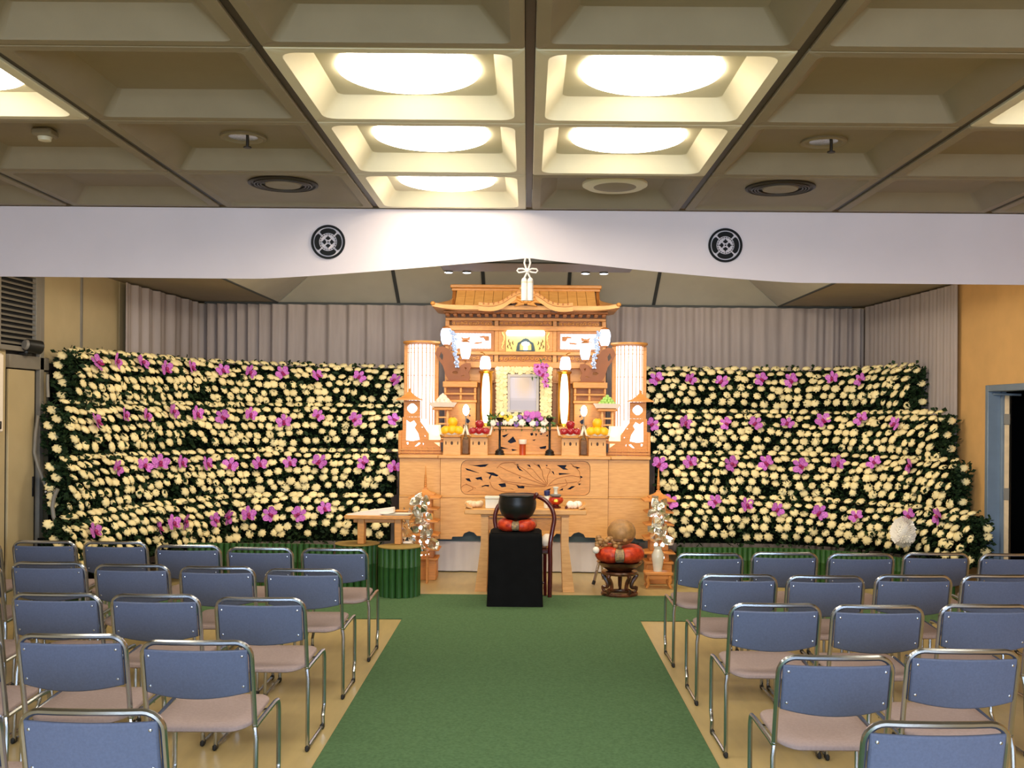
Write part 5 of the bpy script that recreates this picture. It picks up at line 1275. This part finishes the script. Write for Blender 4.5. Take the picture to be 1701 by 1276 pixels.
# silver flowers
def silver(cx, cy, z0, z1, wd, seed, label, vase):
    r_ = random.Random(seed); t = thing('silver_lotus', label, 'ornament', (cx, cy, z0 - (.24 if vase else .02)))
    if vase:
        MB().lathe([(0, 0), (.045, 0), (.043, .02), (.058, .12), (.060, .16), (.042, .20), (.036, .215), (.046, .24), (.040, .24), (0, .20)], (cx, cy, z0 - .24), 24).obj('vase', M_china, t)
    else:
        MB().lathe([(0, 0), (.05, 0), (.05, .02), (.02, .04), (.02, .06)], (cx, cy, z0 - .02), 16).obj('foot', M_silver, t)
    MB().tube([(cx, cy, z0), (cx + .01, cy, (z0 + z1) / 2), (cx - .01, cy, z1)], .006).obj('stem', M_silver, t)
    for i in range(15):
        q = (i + .5) / 15; z = z0 + .03 + (z1 - z0 - .05) * q; a = i * 2.4 + r_.uniform(-.3, .3); ra = wd * (1.0 - .55 * q) * r_.uniform(.6, 1)
        c = Vector((cx + ra * cos(a), cy - .03 + ra * .5 * sin(a), z)); m = MB()
        if i % 3 == 0:      # lotus leaf, a shallow dish
            m.lathe([(0, 0), (.030, .006), (.047, .022), (.044, .024), (.028, .012), (0, .008)], (0, 0, 0), 14, scal=lambda j, rr_, z_: 1 + .12 * sin(j * 1.7)); nm = 'lotus_leaf'
        else:               # bud of pointed petals
            m.lathe([(0, -.02), (.022, -.012), (.030, .008), (.018, .03), (0, .05)], (0, 0, 0), 8, scal=lambda j, rr_, z_: 1.15 if j % 2 else .85); nm = 'lotus_bud'
        mm = MB().add(m.v, m.f, Matrix.Translation(c) @ Matrix.Rotation(.9 + r_.uniform(-.5, .5), 4, 'X') @ Matrix.Rotation(r_.uniform(-.7, .7), 4, 'Y') @ Matrix.Scale(1.35, 4)); mm.obj(nm, M_silver, t, ang=25)
        MB().tube([(cx, cy, z - .03), c], .003, 5).obj('stalk', M_silver, t)
sx2 = at(1093, 945, 9.95).x
so = thing('small_stool', 'small wooden stool with curved legs under the white vase', 'stool', (sx2, 9.95, 0))
MB().box(sx2 - .135, sx2 + .135, 9.86, 10.04, .135, .165, .006).obj('seat', M_wood5, so)
for e in (-1, 1):
    for y in (9.88, 10.02): MB().tube([(sx2 + e * .10, y, .134), (sx2 + e * .112, y, .09), (sx2 + e * .10, y, .05), (sx2 + e * .118, y, .012)], [.016, .018, .014, .012], 8).obj('leg', M_wood5, so)
MB().box(sx2 - .10, sx2 + .10, 9.875, 9.885, .10, .134, .002).obj('apron', M_wood5, so)
silver(at(1093, 900, 9.95).x, 9.95, .166 + .24, .90, .105, 3, 'silver lotus flowers in a white vase on the small stool', True)
# left desk and silver flowers behind it
silver(at(701, 880, 10.14).x, 10.14, .34, .90, .115, 5, 'silver lotus flowers in front of the left pagoda', False)
hx = at(701, 880, 10.14).x; hs_ = thing('flower_stand', 'slim wooden stand carrying the left silver lotus', 'stand', (hx, 10.14, 0))
MB().box(hx - .07, hx + .07, 10.08, 10.2, .29, .319, .004).obj('top', M_wood5, hs_)
for e in (-1, 1):
    for y in (10.10, 10.18): MB().box(hx + e * .055 - .009, hx + e * .055 + .009, y - .009, y + .009, .001, .29, .002).obj('leg', M_wood5, hs_)
xl, xr = at(586, 860, 9.56).x, at(672, 860, 9.56).x
dk = thing('small_desk', 'small two legged wooden desk standing on the bamboo plinths', 'desk', ((xl + xr) / 2, 9.56, .463))
MB().box(xl - .06, xr + .07, 9.44, 9.68, .70, .735, .006).obj('top', M_wood2, dk)
MB().box(xl + .01, xr - .02, 9.53, 9.59, .66, .699, .004).obj('stretcher', M_wood2, dk)
for px_ in (601, 662):
    x = at(px_, 885, 9.56).x; MB().box(x - .032, x + .032, 9.50, 9.62, .463, .699, .005).obj('leg', M_wood2, dk)
bk = thing('sutra_booklet', 'white folded booklet lying open and wedged up on the small desk', 'book', (at(615, 850, 9.52).x, 9.52, .736))
def P4(x, y): p = at(x, y, 9.52); return (p.x, p.z)
MB().prism([P4(576, 855), P4(600, 850), P4(654, 843), P4(655, 851), P4(625, 857)], 9.47, 9.60).obj('pages', M_white, bk)
MB().prism([P4(572, 857.5), P4(576, 855.4), P4(625, 857.3), P4(625, 858)], 9.46, 9.61).obj('cover', M_cream, bk)
bxo = thing('wooden_box', 'flat brown wooden box at the right end of the small desk', 'box', (at(667, 852, 9.58).x, 9.58, .736))
xx = at(667, 852, 9.58).x
MB().box(xx - .06, xx + .06, 9.585, 9.665, .736, .76, .004).obj('body', M_wood3, bxo); MB().box(xx - .063, xx + .063, 9.582, 9.668, .7605, .772, .004).obj('lid', M_wood2, bxo)
xx = at(658, 858, 9.48).x
solo(MB().loops([[(xx + a * p, 9.51 + b * q, z) for a, b in rrect(2, 2, .3, 3)] for p, q, z in ((.12, .055, .7362), (.15, .066, .752), (.146, .062, .752), (.115, .05, .741))], True, True), 'white_tray', M_china, (xx, 9.51, .736), 'shallow white tray on the front edge of the small desk', 'tray')
fw = thing('film_wrap', 'crumpled shiny wrapping standing beside the small desk', 'wrapping', (at(676, 880, 9.60).x, 9.62, .463)); m = MB(); rr = random.Random(21); c = Vector((at(679, 885, 9.60).x, 9.60, .60))
for i in range(46):
    p = c + Vector((rr.uniform(-.045, .045), rr.uniform(-.02, .03), rr.uniform(-.13, .16))); m.add([p + Vector((rr.uniform(-.035, .035), rr.uniform(-.02, .02), rr.uniform(-.05, .05))) for _ in range(3)], [(0, 1, 2)])
m.obj('film', M_silver, fw, recalc=False, smooth=False); MB().box(c.x - .05, c.x + .03, 9.56, 9.62, .4635, .482, .004).obj('foot_block', M_white, fw)

# long incense table
YT = 9.8; TX0, TX1 = at(773, 850, YT).x, at(973, 850, YT).x
it = thing('incense_table', 'pale wooden incense table with splayed legs before the altar', 'table', ((TX0 + TX1) / 2, YT, 0))
MB().box(TX0, TX1, YT - .17, YT + .17, .735, .785, .006).obj('top', M_wood, it)
for e, x in ((-1, TX0), (1, TX1)):
    rings = [[(x - e * .075, y, .786), (x - e * .03, y, .80), (x + e * .0, y, .835), (x - e * .012, y, .838), (x - e * .035, y, .81), (x - e * .075, y, .80)] for y in (YT - .165, YT + .165)]
    MB().loops(rings, True, True).obj('scroll_end', M_wood, it, ang=50)
for e, x0, x1 in ((-1, 806, 801), (1, 938, 942)):
    for dy in (-.10, .12):
        xt = at(x0, 860, YT).x; xb = at(x1, 975, YT).x
        P = [(xt - .035, .733), (xt + .035, .733), (xt + .035, .45), (xb + .045 + (0 if e < 0 else .02), .001), (xb - .045 - (0.02 if e < 0 else 0), .001), (xt - .035, .45)]
        MB().prism(P, YT + dy - .025, YT + dy + .025).obj('leg', M_wood, it)
xa, xb = at(812, 870, YT).x, at(931, 870, YT).x; zz0 = .58
MB().fret([(xa, zz0), (xb, zz0), (xb, .70), (xa, .70)], [[(x, z) for x, z in circ(xa + (xb - xa) * .84, .635, .012, .006, 8)], [(x, z) for x, z in circ(xa + (xb - xa) * .9, .665, .02, .008, 8)]], YT - .095, YT - .075).obj('apron', M_wood2, it)
MB().box(at(800, 857, YT).x, at(945, 857, YT).x, YT - .14, YT + .15, .715, .734, .003).obj('frame_board', M_wood2, it)
def tb(x, y, D=YT): p = at(x, y, D); return p.x
def on_table(nm, lab, cat, x, dy=0): return thing(nm, lab, cat, (tb(x, 840), YT + dy, .786))
for k, (x, w_, h, dy, lab) in enumerate(((818, .07, .115, -.05, 'white lidded box left of the black bell on the incense table'), (873, .075, .125, .08, 'white lidded box behind the black bell on the incense table'))):
    t = on_table('lidded_box', lab, 'box', x, dy); xx = tb(x, 840)
    MB().box(xx - w_ * .92, xx + w_ * .92, YT + dy - .055, YT + dy + .055, .786, .786 + h * .76, .004).obj('body', M_china, t)
    MB().box(xx - w_, xx + w_, YT + dy - .06, YT + dy + .06, .7865 + h * .76, .786 + h, .006).obj('lid', M_china, t)
t = on_table('small_bottle', 'small white bottle with navy cap beside the red incense burner', 'bottle', 908.5); c = (tb(908.5, 840), YT, .786)
MB().lathe([(0, .0), (.03, 0), (.031, .10), (.024, .115), (.014, .12)], c, 18).obj('body', M_china, t); MB().lathe([(.0285, .1205), (.03, .16), (.022, .168), (0, .168)], c, 18).obj('cap', M_blue, t)
t = on_table('incense_burner', 'red and gold incense burner with silver lid on the incense table', 'incense burner', 923); c = (tb(923, 840), YT, .786)
MB().lathe([(0, 0), (.05, 0), (.055, .012), (.035, .02), (.03, .03)], c, 20).obj('foot', M_lacq, t)
MB().lathe([(.03, .031), (.062, .05), (.075, .075), (.066, .10), (.05, .103)], c, 24).obj('bowl', M_red, t)
MB().lathe([(.03, .104), (.05, .112), (.055, .125), (.052, .13), (.02, .135)], c, 22).obj('collar', M_greytrim, t)
MB().lathe([(.02, .1355), (.016, .17), (.026, .19), (.03, .198), (.02, .203), (0, .204)], c, 18).obj('lid', M_china, t)
MB().box(c[0] - .022, c[0] + .022, YT - .082, YT - .06, .786 + .06, .786 + .09, .006).obj('gold_boss', M_gold, t)
def crumple(nm, lab, x, w_, h, m_, seed, dy=0):
    r_ = random.Random(seed); xx = tb(x, 840); m = MB()
    for i in range(9): m.ball((xx + r_.uniform(-w_, w_) * .7, YT + dy + r_.uniform(-.05, .05), .786 + h * .45), r_.uniform(.3, .5) * w_, r_.uniform(.025, .04), h * r_.uniform(.35, .45), 9, 6)
    solo(m, nm, m_, (xx, YT + dy, .786), lab, 'cloth' if 'cloth' in nm else 'flower', ang=70)
crumple('folded_cloth', 'cream folded cloth at the left end of the incense table', 788, .085, .075, M_cream, 1)
crumple('white_flower', 'bunch of white flowers at the right end of the incense table', 953, .075, .08, M_white, 2, -.04)
t = on_table('red_flower_rest', 'small dark red ornament on the incense table beside white flowers', 'ornament', 940, -.10); xx = tb(940, 840)
for k in range(5):
    a = 2 * pi * k / 5; MB().tube([(xx, YT - .10, .80), (xx + .018 * cos(a), YT - .11, .808 + .014 * sin(a))], [.006, .003], 6).obj('petal', M_lacq, t)
MB().cyl((xx, YT - .10, .7865), (xx, YT - .10, .806), .014, .006, 10).obj('foot', M_lacq, t)

# black draped block, cushion, bell and striker
YBX = 8.90; x0, x1 = at(812, 950, YBX).x, at(900, 950, YBX).x; cxb = (x0 + x1) / 2
zt = at(856, 887, YBX).z
blk = thing('draped_stand', 'tall square stand under a black cloth carrying the bell', 'stand', (cxb, YBX + .17, .0102))
rings = []
for z, g in ((.0104, .016), (.10, .012), (.35, .006), (.60, .002), (zt - .012, 0), (zt, -.012)):
    R = []
    for i, (a, b) in enumerate(rrect(2 * ((x1 - x0) / 2 + g), .42 + 2 * g, .02, 2)): 
        wv = 1 + (.012 * sin(i * 2.2) if z < .3 else 0); R.append((cxb + a * wv, YBX + .20 + b * wv, z))
    rings.append(R)
MB().loops(rings, True, True).obj('cloth', M_cloth, blk, ang=50)
MB().box(x0 + .02, x1 - .02, YBX + .01, YBX + .39, zt + .0005, zt + .006, .002).obj('top_cloth', M_cloth, blk)
ZB = zt + .0065; bc = (at(859, 880, YBX + .2).x, YBX + .2)
def cushion(nm, lab, cx, cy, z, R, r_, h, sections):
    t = thing(nm, lab, 'cushion', (cx, cy, z))
    for k in range(sections * 2):
        a0 = 2 * pi * k / (sections * 2) - pi / 2 - pi / sections * .5 + .25; red = k % 2 == 0; span = 2 * pi / sections
        w_ = span * (.76 if red else .24); st = 2 * pi * (k // 2) / sections + (0 if red else span * .76) - pi / 2 + .10
        P = [(cx + R * cos(st + w_ * i / 10), cy + R * sin(st + w_ * i / 10), z + h) for i in range(11)]
        rad = [r_ * (.80 + .20 * sin(pi * i / 10) ** .5) if red else r_ * (.80 - .10 * sin(pi * i / 10)) for i in range(11)]
        m = MB().tube(P, rad, 12); m.v = [(x, y, z + (zz - z - h) * h / r_ + h) for x, y, zz in m.v]
        m.obj('red_section' if red else 'grey_section', M_red if red else M_greyb, t, ang=60)
    MB().lathe([(0, .012), (R * .9, .012), (R * .9, h * 1.4), (0, h * 1.4)], (cx, cy, z), 24).obj('filling', M_greyb, t)
    return t
cushion('bell_cushion', 'red brocade ring cushion under the black bowl bell', bc[0], bc[1], ZB, .125, .062, .054, 4)
bl_ = thing('bowl_bell', 'large black bowl shaped bell on a red cushion', 'bell', (bc[0], bc[1], ZB + .109))
zc = ZB + .098
MB().lathe([(0, 0), (.085, .002), (.135, .035), (.165, .10), (.170, .15), (.158, .205), (.162, .222), (.150, .226), (.146, .21), (.155, .15), (.12, .04), (0, .02)], (bc[0], bc[1], zc), 36).obj('bowl', M_bowl, bl_)
MB().lathe([(.1605, .206), (.1665, .214), (.1605, .222)], (bc[0], bc[1], zc), 36).obj('rim', M_bowl, bl_)
sk_ = thing('bell_striker', 'dark red bell striker leaning in the black bowl', 'striker', (bc[0] + .10, bc[1] - .05, zc + .05))
a = Vector((at(872, 840, 9.06).x, bc[1] - .03, zc + .08)); b = Vector(at(891, 822, 9.03))
MB().tube([a, a.lerp(b, .5), b], [.014, .016, .019], 10).obj('handle', M_lacq, sk_); MB().ball(b, .022, n=12, m=8).obj('tip', M_lacq, sk_)

# priest's round backed chair
pcx = at(871, 900, 9.42).x; rc = thing('round_back_chair', 'dark red lacquered round backed chair behind the black stand', 'chair', (pcx, 9.50, .0102))
hoop = [(913, 997), (914, 940), (914, 905), (918, 880), (921, 862), (917, 846), (908, 834), (896, 827), (884, 824)]
R_ = [at(x, y, 9.36) for x, y in hoop]
for i, p in enumerate(R_): p.y = 9.36 + (.0 if i < 3 else .10 * ((i - 2) / 6))
R_[0].z = .0108
L_ = [Vector((2 * pcx - p.x, p.y, p.z)) for p in R_]
MB().tube(spline(R_ + list(reversed(L_)), 60)[0], .021, 10).obj('hoop', M_lacq, rc)
hwc = abs(R_[2].x - pcx)
MB().box(pcx - hwc - .01, pcx + hwc + .01, 9.385, 9.80, .40, .445, .01).obj('seat', M_lacq, rc)
MB().box(pcx - hwc + .03, pcx + hwc - .03, 9.41, 9.78, .4455, .465, .01).obj('seat_pad', M_rose, rc)
for e in (-1, 1):
    for y in (9.43, 9.77): MB().tube([(pcx + e * (hwc - .045), y, .40), (pcx + e * (hwc - .045), y, .20), (pcx + e * (hwc - .04), y, .012)], .015).obj('leg', M_lacq, rc)
    MB().tube([(pcx + e * (hwc - .045), 9.43, .08), (pcx + e * (hwc - .045), 9.77, .08)], .012).obj('stretcher', M_lacq, rc)
MB().tube([(pcx - hwc + .045, 9.43, .13), (pcx + hwc - .045, 9.43, .13)], .012).obj('stretcher', M_lacq, rc)
pw = at(909, 900, 9.55).x
solo(MB().loops([[(pw + a * p, 9.55 + b * q, z) for a, b in rrect(2, 2, .5, 4)] for p, q, z in ((.045, .09, .4655), (.055, .10, .49), (.05, .09, .53), (.025, .05, .56), (.012, .03, .565))], True, True), 'folded_robe', M_white, (pw, 9.55, .4655), 'white folded cloth lying on the round backed chair', 'cloth', ang=60)

# wooden fish drum
my = 9.52; mx = at(1029, 960, my).x; ms = thing('drum_stand', 'dark carved rosewood stand with scroll legs under red cushion', 'stand', (mx, my, .0005))
z1 = at(1029, 948, my).z
MB().tube([(mx + .155 * cos(k * pi / 16), my + .14 * sin(k * pi / 16), .022) for k in range(32)], .019, 8, True).obj('floor_ring', M_rose, ms)
MB().lathe([(.10, z1 - .035), (.165, z1 - .03), (.172, z1 - .012), (.165, z1), (.10, z1 + .002)], (mx, my, 0), 30).obj('top_ring', M_rose, ms)
for k in range(5):
    a = 2 * pi * k / 5 - pi / 2 + .5; d = Vector((cos(a), sin(a), 0)); o = Vector((mx, my, 0))
    P = [o + d * r_ + Vector((0, 0, z)) for r_, z in ((.15, z1 - .03), (.165, z1 * .80), (.125, z1 * .55), (.115, z1 * .35), (.14, .07), (.165, .075), (.16, .045), (.15, .035))]
    MB().tube(spline(P, 24)[0], [.022 - .011 * abs(i / 23 - .25) for i in range(24)], 8).obj('scroll_leg', M_rose, ms)
MB().lathe([(.10, z1 + .003), (.125, z1 + .012), (.19, z1 + .055), (.215, z1 + .085), (.10, z1 + .085)], (mx, my, 0), 32).obj('dish', M_rose, ms)
zc_ = z1 + .0855
cushion('drum_cushion', 'red brocade ring cushion under the wooden fish drum', mx, my, zc_, .165, .082, .076, 4)
fx = at(1026, 890, my).x; zf = zc_ + .156
wfh = thing('wooden_fish', 'carved brown wooden fish drum on the red cushion', 'drum', (fx, my, zf))
m = MB().ball((fx + .035, my, zf + .115), .134, .138, .122, 26, 16)
m.v = [(x, y, z if not (abs(z - zf - .06) < .02 and y < my) else z) for x, y, z in m.v]
m.obj('body', M_burl, wfh, ang=80)
MB().tube([(fx - .10, my - .06, zf + .06), (fx - .03, my - .115, zf + .052), (fx + .05, my - .125, zf + .055), (fx + .14, my - .08, zf + .07)], [.008, .01, .01, .006], 8).obj('sound_slit', M_wood4, wfh)
m = MB()
for k in range(22):
    a = pi * .55 + k * .16; m.ball((fx - .01 + .185 * cos(a), my - .10 + .02 * sin(k * 2), zf + .03 + .030 * sin(k * 1.3) + .01 * (k % 3)), .026, .024, .020, 8, 6)
m.obj('dragon_carving', M_burl, wfh, ang=80)
pp = Vector((at(990, 914, 9.36).x, 9.36, at(990, 914, 9.36).z))
m2 = thing('drum_beater', 'drum beater with a pale padded head resting on the red cushion', 'striker', (pp.x, 9.36, pp.z - .02))
q0 = Vector((mx - .02, 9.50, zc_ + .175)); 
MB().ball(pp, .032, n=14, m=10).obj('padded_head', M_white, m2); MB().tube([pp, q0], .008).obj('handle', M_wood3, m2)
lg = thing('folding_stand', 'slanted metal stand leg with a black foot beside the fish drum', 'stand', (at(987, 968, 10.05).x, 10.05, .0))
a = Vector((at(986, 964, 10.05).x, 10.05, .02)); b = at(996, 930, 10.12)
MB().tube([a, b], .014).obj('leg', M_chrome, lg); MB().tube([Vector((a.x - .004, 10.045, .0165)), a.lerp(b, .12)], .017).obj('foot', M_rubber, lg)
MB().tube([b, b + Vector((.03, .12, -.02)), Vector((b.x + .05, 10.34, .02))], .012).obj('leg', M_chrome, lg)
